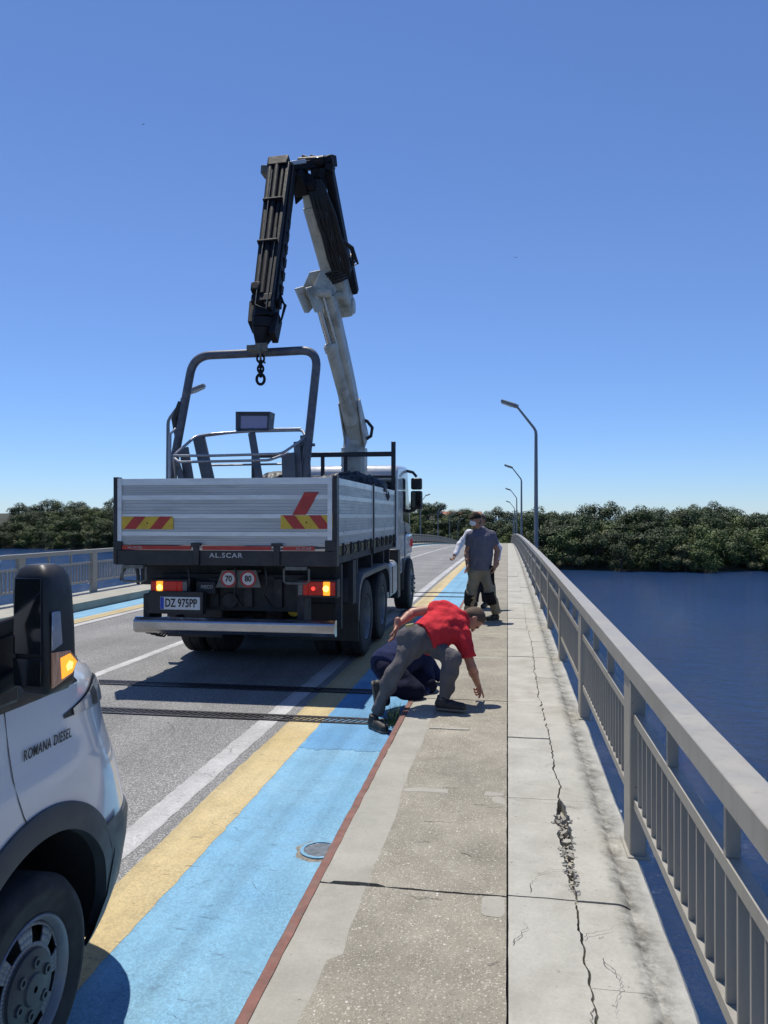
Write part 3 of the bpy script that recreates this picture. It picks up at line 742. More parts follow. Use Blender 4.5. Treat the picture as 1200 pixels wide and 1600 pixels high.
MAT['tyre'] = mat('tyre_rubber', (0.024, 0.0245, 0.026), 0.85, 0, .25, 10, .2, 80, .002, dirt=(0.07, .066, .06), dscale=4, damt=.5)
MAT['rimgrey'] = mat('wheel_rim', (0.20, 0.205, 0.21), 0.45, .4, .15, 6, dirt=(.08, .07, .06), dscale=6, damt=.6)
MAT['mudguard'] = mat('grey_mudguard', (0.10, 0.105, 0.11), 0.6, 0, .15, 4, dirt=(0.16, .15, .13), dscale=3, damt=.5)
MAT['yellowpaint'] = mat('yellow_wedge', (0.5, 0.36, 0.02), .6, 0, .2, 6)

MAT['greytread'] = mat('grey_tread', (0.16, .155, .13), .7, .2, .3, 20)
TX, TY = -3.095, 8.10
TZ = ROADZ + gz(10.5)
TR = empty('flatbed_truck', (TX, TY, TZ), R(0.3), 'aluminium sided flatbed truck with a folded crane, seen from behind on the road', 'truck')
def T(px, py, y):                                    # photo pixel at truck-local distance y
    q = at(px, py, TY + y); return (q.x - TX, y, q.z - TZ)
def tz(py, y=0.0, px=360): return T(px, py, y)[2]
def tx(px, y=0.0): return T(px, 800, y)[0]
HW = 1.275
# --- chassis
m = MB()
for s in (-1, 1): m.box(s * .43 - .04, s * .43 + .04, .35, 7.6, .78, 1.06)
for y in (.36, 1.2, 2.0, 2.8, 3.6, 4.6): m.box(-.39, .39, y - .05, y + .05, .80, 1.04)
for y in (2.1, 3.45, 7.2): m.tube([(-.9, y, .52), (.9, y, .52)], .07, 10); m.lathe([(.05, -.2), (.2, -.12), (.22, 0), (.2, .12), (.05, .2)], (0, y, .52), (1, 0, 0), 14)
for y in (.5, 1.6, 2.7, 3.8, 4.4): m.box(-1.2, 1.2, y - .04, y + .04, 1.07, 1.345)
m.box(-.85, .85, .30, .36, .80, 1.22)                                   # rear cross plate
for x in (-.55, -.2, .2, .55): m.box(x - .05, x + .05, .24, .31, .85, 1.18)
m.lathe([(.09, 0), (.09, .05), (.05, .05)], (-.02, .30, .92), (0, -1, 0), 16)
for x in (-.62, .20): m.lathe([(.05, 0), (.055, .1), (.03, .16)], (x, .31, .70), (0, -1, 0), 10)
for x in (-.95, .85): m.box(x - .04, x + .04, .10, .42, .70, 1.0)
m.build('chassis', MAT['chassis'], TR, bevel=.006, seg=1)
# --- bed floor and rear beam
m = MB(); m.box(-HW + .02, HW - .02, .085, 4.62, 1.44, 1.50); 
for s in (-1, 1): m.box(s * 1.19 - .05, s * 1.19 + .05, .085, 4.62, 1.35, 1.438)
m.build('bed_floor', MAT['chassis'], TR)
m = MB(); m.box(-HW, HW, -.02, .08, 1.335, 1.50)
for x in (-.30, .62): m.box(x - .035, x + .035, -.05, -.022, 1.34, 1.575)
for x in (-.30, .62): m.box(x - .06, x + .06, -.055, -.03, 1.55, 1.585)
m.box(-HW, -HW + .09, -.035, .07, 1.50, 1.60); m.box(HW - .12, HW, -.035, .07, 1.50, 1.62)
rb = m.build('rear_beam', MAT['blackpaint'], TR, bevel=.005, seg=1)
text_mesh('lettering', 'AL.SCAR', .074, MAT['silverletter'], rb, (tx(354), -.0225, tz(868)), (1, 0, 0), (0, 0, 1), sx=1.2, spc=1.15, bold=.0012)
m = MB(); z0, z1 = 1.508, 1.552
for a, b in ((-HW + .10, -.37), (-.23, .55), (.69, HW - .24)): m.box(a, b, -.035, -.005, z0, z1)
rs = m.build('red_strip', MAT['red_refl'], TR)
for x in (-1.02, .92): text_mesh('lettering', 'AL.SCAR', .035, MAT['silverletter'], rs, (x, -.037, 1.53), (1, 0, 0), (0, 0, 1), sx=1.3)
m = MB()
for px in (210, 463):
    a = tx(px); m = MB(); m.box(a - .12, a + .12, -.03, .02, 1.295, 1.333)
    m.tube([(a - .14, .0, 1.31), (a - .14, 0, 1.17), (a - .11, 0, 1.15), (a + .11, 0, 1.15), (a + .14, 0, 1.17), (a + .14, 0, 1.31)], .013, 6)
    m.build('step', MAT['greytread'], TR)
# --- tailgate of aluminium planks
ribs = [(0.0, .075), (.185, .055), (.395, .05), (.59, .05)]
def plank_wall(height, zbot):
    """(z, depth) outline of the plank wall: ribs proud, grooves in the planks"""
    pr = []; z = zbot + height
    scale = height / .74
    cur = 0.0; bands = []
    for r0, rh in ribs:
        if r0 > cur: bands.append((cur, r0, 0))
        bands.append((r0, r0 + rh, 1)); cur = r0 + rh
    bands.append((cur, .74, 0))
    for a, b, kind in bands:
        za, zb = z - a * scale, z - b * scale
        if kind: pr += [(za, 0.0), (za - .001, .014), (zb + .001, .014), (zb, 0.0)]
        else:
            n = 4
            for i in range(n):
                t0, t1 = za + (zb - za) * i / n, za + (zb - za) * (i + 1) / n
                pr += [(t0 - .0012, .004), (t1 + .0035, .004), (t1 + .003, .0005), (t1 + .0012, .0005)]
    return pr
ZB, ZT = 1.56, 2.30
def plank_mesh(L0, L1, fn, inner):
    pr = plank_wall(ZT - ZB, ZB); m = MB()
    rows = [[fn(L0, d, z) for z, d in pr], [fn(L1, d, z) for z, d in pr]]
    base = len(m.v); m.grid(rows)
    for fi in range(len(m.f)):
        zs = [m.v[i][2] for i in m.f[fi]]; ds = pr[fi][1] + pr[min(fi + 1, len(pr) - 1)][1]
        m.m[fi] = 1 if ds > .012 else 0
    m.add([fn(L0, -inner, ZB), fn(L1, -inner, ZB), fn(L1, -inner, ZT), fn(L0, -inner, ZT), fn(L0, 0, ZB), fn(L1, 0, ZB), fn(L1, 0, ZT), fn(L0, 0, ZT)],
          [(0, 1, 2, 3), (3, 2, 6, 7), (0, 4, 5, 1), (0, 3, 7, 4), (1, 5, 6, 2)], 1)
    return m
m = plank_mesh(-HW + .085, HW - .095, lambda l, d, z: (l, -d + .0, z), .03)
for x0, x1 in ((-HW + .035, -HW + .085), (HW - .095, HW - .045)): m.box(x0, x1, -.022, .03, ZB - .01, ZT + .004, 1)
for x in (-HW + .06, HW - .07):
    for z in (1.7, 1.95, 2.27): m.lathe([(.009, 0), (.007, .006)], (x, -.022, z), (0, -1, 0), 8, 1)
tg = m.build('tailgate', [MAT['alu'], MAT['alurib']], TR)
for s in (-1, 1):
    m = MB(); m.box(s * (HW - .012) - .022, s * (HW - .012) + .022, -.03, .09, 1.34, ZT + .02)
    m.build('corner_post', MAT['blackpaint'], TR, bevel=.004, seg=1)
# reflective chevron boards
def chevron(px0, px1, py0, py1, lean):
    x0, x1, z1, z0 = tx(px0), tx(px1), tz(py0), tz(py1); y = -.0155
    m = MB(); m.box(x0, x1, y - .003, y + .012, z0, z1, 0); W = x1 - x0; H = z1 - z0
    m2 = []
    for k in (0, 1):
        c = x0 + W * (.26 + .5 * k); hw = W * .115; sh = W * .10 * lean
        pts = [(c - hw - sh, z0), (c + hw - sh, z0), (c + hw + sh, z1), (c - hw + sh, z1)]
        pts = [(min(max(a, x0), x1), b) for a, b in pts]
        m.add([(a, y - .0045, b) for a, b in pts], [(0, 1, 2, 3)], 1)
    c = (x0 + x1) / 2; s_ = .012
    m.add([(c - s_, y - .0046, (z0 + z1) / 2 - s_), (c + s_, y - .0046, (z0 + z1) / 2 - s_), (c, y - .0046, (z0 + z1) / 2 + s_)], [(0, 1, 2)], 2)
    m.build('warning_plate', [MAT['yel_refl'], MAT['red_refl'], MAT['ink']], tg, fix=False)
chevron(192, 271.5, 807, 827, 1); chevron(439, 520, 805, 826, -1)
m = MB(); pts = [(457, 804.5), (478, 804.5), (498, 769), (476, 769)]
q = [T(a, b, 0) for a, b in pts]
m.add([(a, -.0165, c) for a, b, c in q] + [(a, -.004, c) for a, b, c in q], [(0, 1, 2, 3), (0, 4, 5, 1), (1, 5, 6, 2), (2, 6, 7, 3), (3, 7, 4, 0)])
m.build('red_slash', MAT['red_refl'], tg)
# --- side boards
YM = 2.42
for s in (-1, 1):
    for a, b in ((.10, YM - .03), (YM + .03, 4.56)):
        m = plank_mesh(a + .05, b - .05, lambda l, d, z: (s * (HW - .02 + d), l, z), .03)
        for e0, e1 in ((a, a + .05), (b - .05, b)): m.box(min(s * (HW - .05), s * (HW - .008)), max(s * (HW - .05), s * (HW - .008)), e0, e1, ZB - .01, ZT + .003, 1)
        bd = m.build('side_board', [MAT['alu'], MAT['alurib']], TR)
        n = 5
        for i in range(n):
            h = MB(); y = a + (b - a) * (i + .5) / n
            h.box(min(s * HW, s * (HW + .025)), max(s * HW, s * (HW + .025)), y - .05, y - .015, 1.44, 1.58); h.tube([(s * (HW + .02), y + .05, 1.56), (s * (HW + .03), y + .06, 1.5), (s * (HW + .02), y + .02, 1.46)], .01, 6)
            h.build('board_hinge', MAT['chassis'], bd)
    m = MB(); m.box(min(s * (HW - .06), s * (HW + .006)), max(s * (HW - .06), s * (HW + .006)), YM - .028, YM + .028, 1.36, ZT + .03)
    m.box(min(s * (HW - .06), s * (HW + .006)), max(s * (HW - .06), s * (HW + .006)), 4.56, 4.62, 1.36, ZT + .03); m.build('bed_post', MAT['blackpaint'], TR)
MAT['sill'] = mat('dirty_yellow_sill', (0.16, 0.135, 0.06), .7, 0, .35, 12, dirt=(.05, .045, .04), dscale=8, damt=.7)
for s in (-1, 1):
    m = MB(); m.box(s * 1.262 - .012, s * 1.262 + .012, .1, 4.6, 1.45, 1.545); m.build('bed_sill', MAT['sill'], TR)
# --- lamps, plate, discs
def tail_lamp(px0, px1, py0, py1, flip):
    x0, x1, z1, z0 = tx(px0, .1), tx(px1, .1), tz(py0, .1, (px0 + px1) / 2), tz(py1, .1, (px0 + px1) / 2)
    m = MB(); m.box(x0 - .02, x1 + .02, .10, .26, z0 - .03, z1 + .025); hs = m.build('tail_lamp', MAT['blackplastic'], TR, bevel=.008)
    segs = [(0, .14, 'redlens'), (.14, .32, 'amber'), (.32, .72, 'redlens'), (.72, .86, 'redlens'), (.86, 1.0, 'greylens')]
    for a, b, k in segs:
        if flip: a, b = 1 - b, 1 - a
        q = MB(); q.box(x0 + (x1 - x0) * a + .002, x0 + (x1 - x0) * b - .002, .075, .11, z0, z1); q.build('lens', MAT[k], hs, bevel=.006)
    a = .24 if not flip else .76; q = MB(); q.lathe([(.034, 0), (.034, .004), (.01, .006)], (x0 + (x1 - x0) * a, .0755, (z0 + z1) / 2), (0, -1, 0), 14); q.build('bulb', MAT['amberhot'], hs)
    if flip:
        q = MB(); q.lathe([(.022, 0), (.022, .004), (.006, .006)], (x0 + (x1 - x0) * .42, .0755, (z0 + z1) / 2), (0, -1, 0), 12); q.build('bulb', MAT['redhot'], hs)
tail_lamp(238, 294, 908, 927, False); tail_lamp(466, 524, 909, 930, True)
x0, x1, z1, z0 = tx(251), tx(313), tz(934), tz(954)
m = MB(); m.box(x0 - .14, x1 + .03, -.0, .10, z0 - .05, z1 + .06); ph = m.build('plate_holder', MAT['blackplastic'], TR, bevel=.006)
m = MB(); m.box(x0, x1, -.008, -.001, z0, z1); pl = m.build('number_plate', MAT['platewhite'], ph, bevel=.003)
m = MB(); m.box(x0 + .004, x0 + .045, -.0095, -.006, z0 + .004, z1 - .004); m.build('country_band', MAT['plateblue'], ph)
text_mesh('plate_lettering', 'DZ 975PP', .128, MAT['ink'], ph, ((x0 + x1) / 2 + .012, -.0092, (z0 + z1) / 2), (1, 0, 0), (0, 0, 1), sx=.70, bold=.003)
q = [T(a, b, .12) for a, b in ((337, 918), (408, 918), (400, 891), (347, 891))]
m = MB(); m.add([(a, .12, c) for a, b, c in q] + [(a, .14, c) for a, b, c in q], [(0, 1, 2, 3), (0, 4, 5, 1), (1, 5, 6, 2), (2, 6, 7, 3), (3, 7, 4, 0)])
m.box(q[3][0], q[2][0], .13, .32, q[3][2] - .03, q[3][2]); sb = m.build('speed_board', MAT['greytread'], TR)
for px, tx_ in ((357.5, '70'), (388, '80')):
    c = T(px, 904.5, .12)
    m = MB(); m.lathe([(.092, 0), (.092, .003)], (c[0], .1195, c[2]), (0, -1, 0), 28, 1); m.lathe([(.070, 0), (.070, .0045)], (c[0], .1195, c[2]), (0, -1, 0), 28, 0)
    m.build('speed_disc', [MAT['discwhite'], MAT['discred']], sb)
    text_mesh('disc_number', tx_, .092, MAT['ink'], sb, (c[0], .1142, c[2]), (1, 0, 0), (0, 0, 1), sx=.85, bold=.003)
c = T(322, 917.5, .12)
m = MB(); m.box(c[0] - .13, c[0] + .10, .15, .30, c[2] - .08, c[2] + .06); bx = m.build('rear_box', MAT['chassis'], TR, bevel=.006)
text_mesh('lettering', 'IVECO', .055, MAT['silverletter'], bx, (c[0], .147, c[2]), (1, 0, 0), (0, 0, 1), sx=.9)
# yellow chock, pipes and hoses in the dark under the bed
c = T(457, 942, .5)
m = MB(); m.prism([(-.16, .10), (.16, .06), (.03, -.16), (-.04, -.14)], lambda a, b: (c[0] + a, .5, c[2] + b), lambda a, b: (c[0] + a, .75, c[2] + b)); m.build('wheel_chock', MAT['yellowpaint'], TR, bevel=.01)
def pipe(pts, r_):
    m = MB(); m.tube(pts, r_, 6); m.build('air_hose', MAT['hose'], TR, smooth=60)
for k in range(3): pipe([(-1.0 + .05 * k, .2, .63), (-.95 + .06 * k, .1, .56 - .015 * k), (-.8 + .03 * k, .1, .545 - .012 * k), (-.66, .2, .63)], .011)
for x in (.45, -.45, .1): pipe([(x, .1, 1.30), (x + .03, .07, 1.15), (x - .02, .12, 1.0), (x + .05, .2, .86)], .013)
pipe([(-1.14, .05, 1.34), (-1.20, .0, 1.22), (-1.22, .02, 1.16)], .014); pipe([(-1.03, .02, 1.34), (-1.0, .0, 1.2), (-1.01, .02, 1.12)], .02)

# --- underrun bar
zc = (tz(967) + tz(990)) / 2; r_ = .088
m = MB(); pr = [(-.07, -.088), (.0, -.088), (.05, -.05), (.05, .05), (.0, .088), (-.07, .088)]
x0, x1 = tx(210, -.05), tx(523, -.05)
m.grid([[(x, -.05 - b_ * 0 - q_[0] * -1 * -1 if False else -.02 - q_[0], zc + q_[1]) for q_ in pr + pr[:1]] for x in (x0, x0 + .5, 0, x1 - .5, x1)])
for x in (x0, x1): m.add([(x, -.02 - a, zc + b) for a, b in pr], [tuple(range(6))])
m.build('underrun_bar', MAT['chrome'], TR, bevel=.012, seg=3)
# --- wheels
def wheel(x, y, r, wd, side, dual=False, front=False):
    s = side; m = MB()
    def ty(xc):
        m.lathe([(r * .56, -wd * .36), (r * .62, -wd * .5), (r * .80, -wd * .52), (r * .95, -wd * .47), (r, -wd * .38), (r, -.07 * wd), (r * .982, -.055 * wd), (r * .982, .055 * wd), (r, .07 * wd), (r, wd * .38), (r * .95, wd * .47), (r * .80, wd * .52), (r * .62, wd * .5), (r * .56, wd * .36)], (xc, y, r + .012), (1, 0, 0), 40, 0, cap=False)
    ty(x)
    if dual: ty(x - s * (wd + .05))
    wh = m.build('wheel', MAT['tyre'], TR, smooth=35)
    m = MB(); o = wd * .5 * s
    if not front: prof = [(r * .575, o * .95), (r * .55, o * .8), (r * .53, o * .2), (r * .50, -o * .3), (r * .36, -o * .5), (r * .25, -o * .45), (r * .24, o * .35), (r * .12, o * .5), (.01, o * .5)]
    else: prof = [(r * .575, o * .95), (r * .55, o * .8), (r * .52, o * .5), (r * .42, o * 1.0), (r * .28, o * 1.05), (r * .2, o * .8), (r * .15, o * 1.3), (.01, o * 1.3)]
    m.lathe(prof, (x, y, r + .012), (1, 0, 0), 36, 0, cap=False)
    for k in range(10):
        a = 2 * math.pi * k / 10; rr = r * .31; ox = -o * .45 if not front else o * 1.03
        m.lathe([(.022, 0), (.022, .05 * s), (.005, .055 * s)], (x + ox, y + math.cos(a) * rr, r + .012 + math.sin(a) * rr), (1, 0, 0), 8)
    m.build('rim', MAT['rimgrey'], wh, smooth=35)
for s in (-1, 1):
    wheel(s * 1.09, 2.1, .51, .30, s, True); wheel(s * 1.09, 3.45, .51, .30, s, True); wheel(s * 1.08, 7.2, .51, .31, s, False, True)
# mudguards
for s in (-1, 1):
    m = MB(); x0, x1 = s * .52, s * 1.262; rows = []
    path = [(1.36, .62), (1.38, .80), (1.44, 1.0), (1.56, 1.10), (1.75, 1.145), (2.3, 1.15), (3.6, 1.15), (3.86, 1.12), (4.0, 1.02), (4.06, .84), (4.08, .66)]
    for y, z in path: rows.append([(x0, y, z), (x1 - s * .02, y, z), (x1, y, z - .012 if 1.5 < y < 3.9 else z - .012), (x1, y + (.05 if y < 1.7 else (-.05 if y > 3.8 else 0)), z - .075)])
    m.grid(rows); mg = m.build('mudguard', MAT['mudguard'], TR, smooth=40)
    sd = mg.modifiers.new('solid', 'SOLIDIFY'); sd.thickness = .012
    m = MB(); m.box(min(x0, x1), max(x0, x1), 1.33, 1.345, .32, .78); m.build('mud_flap', MAT['blackplastic'], TR)
# fuel tank, box and side steps
m = MB(); m.box(.62, 1.235, 4.28, 5.55, .52, 1.12); ft = m.build('fuel_tank', MAT['alu'], TR, bevel=.10, seg=5)
for y in (4.5, 5.3):
    m = MB(); m.box(1.236, 1.243, y - .03, y + .03, .6, 1.04); m.box(.7, 1.244, y - .03, y + .03, 1.121, 1.13)
    m.build('tank_strap', MAT['blackplastic'], ft)
m = MB(); m.box(-1.22, -.62, 4.3, 5.4, .55, 1.1); m.build('tool_box', MAT['chassis'], TR, bevel=.02)
m = MB()
m.box(1.20, 1.26, 1.0, 1.2, .82, 1.345); m.build('side_bracket', MAT['chassis'], TR)
m = MB(); m.box(1.20, 1.265, .30, .36, .62, 1.345); m.build('side_bracket', MAT['chassis'], TR)
# --- headboard rack
yh = 4.72; m = MB(); zt = tz(710, yh, 550); zm = tz(745, yh, 550)
xr = tx(617, yh); m.box(xr - .035, xr + .035, yh - .035, yh + .035, 1.4, tz(690, yh, 617)); m.box(-xr - .035, -xr + .035, yh - .035, yh + .035, 1.4, tz(700, yh, 300))
m.box(-xr, xr, yh - .03, yh + .03, zt - .04, zt + .04); m.box(-xr, xr, yh - .02, yh + .02, zm - .02, zm + .02); m.box(-xr, xr, yh - .02, yh + .02, 1.55, 1.65)
for x in (-.6, .0, .4): m.box(x - .03, x + .03, yh - .025, yh + .025, 1.5, zt)
m.build('headboard', MAT['blackpaint'], TR, bevel=.004, seg=1)
# --- cab
m = MB(); cw = 1.12; ya, yb = 5.95, 8.05; zr = tz(728, 6.2, 560)
prof = [(ya, .75), (ya, zr - .12), (ya + .12, zr), (yb - .75, zr + .06), (yb - .55, zr + .04), (yb - .08, 1.75), (yb + .0, 1.45), (yb + .06, .9), (yb, .42), (yb - .35, .38), (6.78, .40), (6.72, .75)]
m.prism(prof, lambda a, b: (-cw, a, b), lambda a, b: (cw, a, b)); cab = m.build('cab', MAT['truckwhite'], TR, bevel=.07, seg=4)
for s in (-1, 1):
    m = MB(); m.prism([(6.75, 1.78), (7.72, 1.70), (7.42, 2.60), (6.75, 2.62)], lambda a, b: (s * (cw - .02), a, b), lambda a, b: (s * (cw + .006), a, b))
    m.build('side_window', MAT['glass'], cab)
m = MB(); m.add([(-cw + .1, yb - .06, 1.80), (cw - .1, yb - .06, 1.80), (cw - .16, yb - .53, zr - .12), (-cw + .16, yb - .53, zr - .12)], [(0, 1, 2, 3)])
ws = m.build('windscreen', MAT['glass'], cab); ws.modifiers.new('s', 'SOLIDIFY').thickness = .05; ws.modifiers['s'].offset = 0
for s in (-1, 1):
    m = MB(); m.box(s * .75 - .3, s * .75 + .3, ya - .012, ya + .01, 2.02, 2.55); m.build('rear_window', MAT['glass'], cab)
m = MB()
for x in (.75,): m.tube([(x - .34, ya - .02, 1.98), (x - .34, ya - .02, 2.59), (x + .34, ya - .02, 2.59), (x + .34, ya - .02, 1.98)], .015, 6)
m.build('window_frame', MAT['blackplastic'], cab)
for s in (-1, 1):
    m = MB(); m.box(min(s * (cw - .02), s * (cw + .01)), max(s * (cw - .02), s * (cw + .01)), 7.0, 7.02, .8, 2.6); m.box(min(s * (cw + .0), s * (cw + .03)), max(s * (cw + .0), s * (cw + .03)), 7.05, 7.2, 1.52, 1.56); m.build('door_handle', MAT['blackplastic'], cab)
    m = MB(); m.box(min(s * (cw - .3), s * (cw + .03)), max(s * (cw - .3), s * (cw + .03)), 6.62, 7.78, .42, 1.06); m.build('wheel_arch', MAT['blackplastic'], cab, bevel=.05)
    m = MB(); m.box(min(s * (cw - .3), s * (cw + .01)), max(s * (cw - .3), s * (cw + .01)), 7.8, 8.1, .42, .95); m.build('bumper_corner', MAT['blackplastic'], cab, bevel=.05)
    m = MB(); m.box(min(s * (cw - .02), s * (cw + .07)), max(s * (cw - .02), s * (cw + .07)), 7.72, 7.80, 1.24, 1.40); m.build('side_marker', MAT['redlens'], cab, bevel=.01)
for s in (-1, 1):
    m = MB(); m.box(min(s * (cw - .04), s * (cw + .035)), max(s * (cw - .04), s * (cw + .035)), 7.0, 7.98, 1.08, 1.5)
    m.build('corner_deflector', MAT['truckwhite'], cab, bevel=.04, seg=3)
for s in (-1, 1):
    yq = 7.55; c1 = T(654, 758, yq); mir = MB(); xm = c1[0]
    xx = xm if s > 0 else -xm
    mir.box(xx - .11, xx + .11, yq - .10, yq + .08, tz(765, yq, 654), tz(747, yq, 654)); mir.box(xx - .115, xx + .115, yq - .10, yq + .09, tz(796, yq, 654), tz(767, yq, 654))
    mo = mir.build('mirror', MAT['blackplastic'], cab, bevel=.035, seg=3)
    q = MB(); q.box(xx - .085, xx + .085, yq - .105, yq - .098, tz(793, yq, 654), tz(769, yq, 654)); q.build('mirror_glass', MAT['glass'], mo)
    q = MB(); q.tube([(s * (cw - .1), yq - .3, tz(735, yq, 640)), (s * (cw + .1), yq, tz(738, yq, 640)), (xx, yq, tz(745, yq, 640))], .03, 8); q.build('mirror_arm', MAT['blackplastic'], mo, smooth=60); q = MB(); q.tube([(s * (cw - .05), yq, tz(800, yq, 640)), (xx - s * .05, yq, tz(797, yq, 640)), (xx, yq, tz(792, yq, 640))], .035, 8); q.build('mirror_arm', MAT['blackplastic'], mo, smooth=60)
m = MB(); m.box(-1.0, 1.0, 5.55, 5.9, .75, 1.2); m.build('gearbox', MAT['chassis'], TR)

# --- crane, standing behind the cab and folded back over the bed
def CP(px, py, t):                                   # pixel on the crane's own vertical plane; t = 0 column .. 1 boom tip
    Yw = 13.35 - 3.95 * t; q = at(px, py, Yw); return Vector((q.x - TX, q.y - TY, q.z - TZ))
c0 = CP(556, 760, 0); 
m = MB(); m.box(-.95, .95, 4.95, 5.55, .95, 1.35); m.box(c0.x - .34, c0.x + .34, 4.95, 5.55, 1.35, 1.75)
for s in (-1, 1): m.box(s * 1.15 - .1, s * 1.15 + .1, 5.1, 5.4, .45, 1.3)
cr = m.build('crane', MAT['blackpaint'], TR, bevel=.02)
ctop = CP(553, 652, .02)
m = MB(); m.beam((c0.x, c0.y, 1.7), (c0.x, c0.y, CP(556, 700, 0).z), .42, .40, (0, 1, 0), ch=.3); m.beam((c0.x, c0.y, CP(556, 700, 0).z), ctop, .36, .36, (0, 1, 0), .24, .28, ch=.3)
m.lathe([(.30, 0), (.30, .12), (.24, .16)], (c0.x, c0.y, 1.72), (0, 0, 1), 20)
m.build('crane_column', MAT['craneivory'], cr, bevel=.01)
def axis(p, q): return (q - p).normalized()
plane_n = Vector((1, 0, 0))
# inner boom
a, b = CP(556, 668, .03), CP(517, 470, .30)
upv = axis(a, b).cross(plane_n)
m = MB(); m.beam(a - axis(a, b) * .35, a + (b - a) * .45, .30, .34, upv, .29, .34, ch=.25); m.beam(a + (b - a) * .45, b + axis(a, b) * .1, .29, .34, upv, .22, .30, ch=.25)
for s in (-1, 1): m.beam(a - axis(a, b) * .25 + plane_n * .17 * s, a + axis(a, b) * .5 + plane_n * .165 * s, .025, .45, upv, .02, .25)
m.build('inner_boom', MAT['craneivory'], cr, bevel=.012)
# lift ram along the underside of the inner boom
r0, r1 = CP(551, 690, .06), CP(519, 540, .26); rr1 = CP(497, 462, .36)
m = MB(); m.tube([CP(552, 662, .08), r1], .105, 16, 0); m.lathe([(.12, 0), (.125, .1), (.09, .14)], r1 - axis(r0, r1) * .1, axis(r0, r1), 16, 0); m.build('boom_ram', MAT['craneivory'], cr, smooth=40)
m = MB(); m.tube([r1 - plane_n * .02, rr1 - plane_n * .02], .050, 16); m.tube([r1 + plane_n * .10, rr1 + plane_n * .10], .020, 10); m.build('ram_rod', MAT['rod'], cr, smooth=40)
m = MB(); m.tube([CP(546, 712, .02), CP(546, 655, .05)], .075, 14); m.build('column_ram', mat('bluish_ram_paint', (.45, .52, .66), .35), cr, smooth=40)
# knee linkage
k0 = CP(500, 458, .36)
m = MB()
for s in (-1, 1):
    L = [CP(472, 450, .395), CP(486, 446, .375), CP(496, 424, .36), CP(514, 420, .32), CP(522, 452, .28), CP(507, 470, .33), CP(493, 488, .36), CP(488, 488, .37)]
    off = plane_n * (.07 * s - .015)
    n = len(L); m.add([q + off for q in L] + [q + off + plane_n * .03 * s for q in L], [tuple(range(n)), tuple(range(2 * n - 1, n - 1, -1))] + [(i, (i + 1) % n, n + (i + 1) % n, n + i) for i in range(n)])
m.lathe([(.07, -.2), (.07, .2)], k0, (1, 0, 0), 14); m.lathe([(.06, -.18), (.06, .18)], CP(523, 462, .28), (1, 0, 0), 14)
m.build('knee_link', MAT['craneivory'], cr, bevel=.006)
# outer boom (ivory box) rising to the head
o0, o1 = CP(541, 487, .16), CP(489, 300, .50)
up2 = axis(o0, o1).cross(plane_n)
m = MB(); m.beam(o0, o0 + (o1 - o0) * .92, .34, .42, up2, .33, .40, ch=.22); m.beam(o0 + (o1 - o0) * .92, o1 + axis(o0, o1) * .12, .30, .36, up2, .22, .3, ch=.2)
m.lathe([(.13, -.19), (.13, .19)], o0 + axis(o0, o1) * .1, (1, 0, 0), 16)
m.build('outer_boom', MAT['craneivory'], cr, bevel=.012)
# hose bundles and the black ram over the outer boom
m = MB(); d2 = axis(o0, o1)
bs = [CP(556, 468, .16), CP(545, 405, .27), CP(526, 330, .38), CP(505, 258, .52)]
m.beam(CP(551, 452, .16) , CP(514, 256, .52), .15, .26, up2, .13, .24, ch=.4)
m.beam(CP(554, 456, .15), CP(541, 400, .26), .18, .2, up2, .22, .24, ch=.3)
m.build('extension_ram', MAT['craneblack'], cr, bevel=.01)
m = MB(); rr = random.Random(4)
f2 = up2 if up2.dot(Vector((0, -1, -.3))) > 0 else -up2
Lb = (o1 - o0).length
def OB(s_, a_, b_): return o0 + d2 * Lb * s_ + plane_n * a_ + f2 * b_          # point in the outer boom's own frame
def hose(pts, r_, n=7):
    h = MB(); h.tube(pts, r_, n); h.build('hydraulic_hose', MAT['hose'], cr, smooth=60)
for k in range(10):
    a_ = .045 + k * .033; j = rr.uniform(-.012, .012)
    hose([OB(.42 - .012 * abs(k - 5), a_ * .8 + .03, .235), OB(.52, a_ + j, .245 + rr.uniform(0, .03)), OB(.70, a_ - j, .24 + rr.uniform(0, .04)), OB(.88, a_ * .95 + j, .25 + rr.uniform(0, .04)), OB(1.02, a_ * .85 - .02, .20), OB(1.10, a_ * .75 - .05, .05)], .021)
for k in range(5):
    s_ = .34 + .022 * k; w2, h2 = .20, .245; tl_ = .05
    h = MB(); h.tube([OB(s_ - tl_, -w2, -h2), OB(s_ - tl_, -w2, h2 - .04), OB(s_ - tl_ * .8, -w2 + .05, h2), OB(s_, w2 - .05, h2 + .01), OB(s_ + .01, w2 + .06, h2 - .05), OB(s_ + .01, w2 + .06, -h2)], .019, 7, closed=True); h.build('hydraulic_hose', MAT['hose'], cr, smooth=60)
for k in range(3): hose([OB(.62 + .02 * k, .33, .2), OB(.58, .40 + .02 * k, .12), OB(.50 - .03 * k, .41 + .02 * k, .1), OB(.44, .36, .16)], .02, 6)
m = MB()
m.tube([CP(545, 655, .03), CP(535, 640, .06), CP(533, 615, .09), CP(530, 600, .1)], .024, 7); m.build('hydraulic_hose', MAT['hose'], cr, smooth=60)
hose([CP(560, 652, 0), CP(576, 658, 0), CP(584, 668, .0), CP(582, 681, 0), CP(566, 692, .0)], .03, 9)
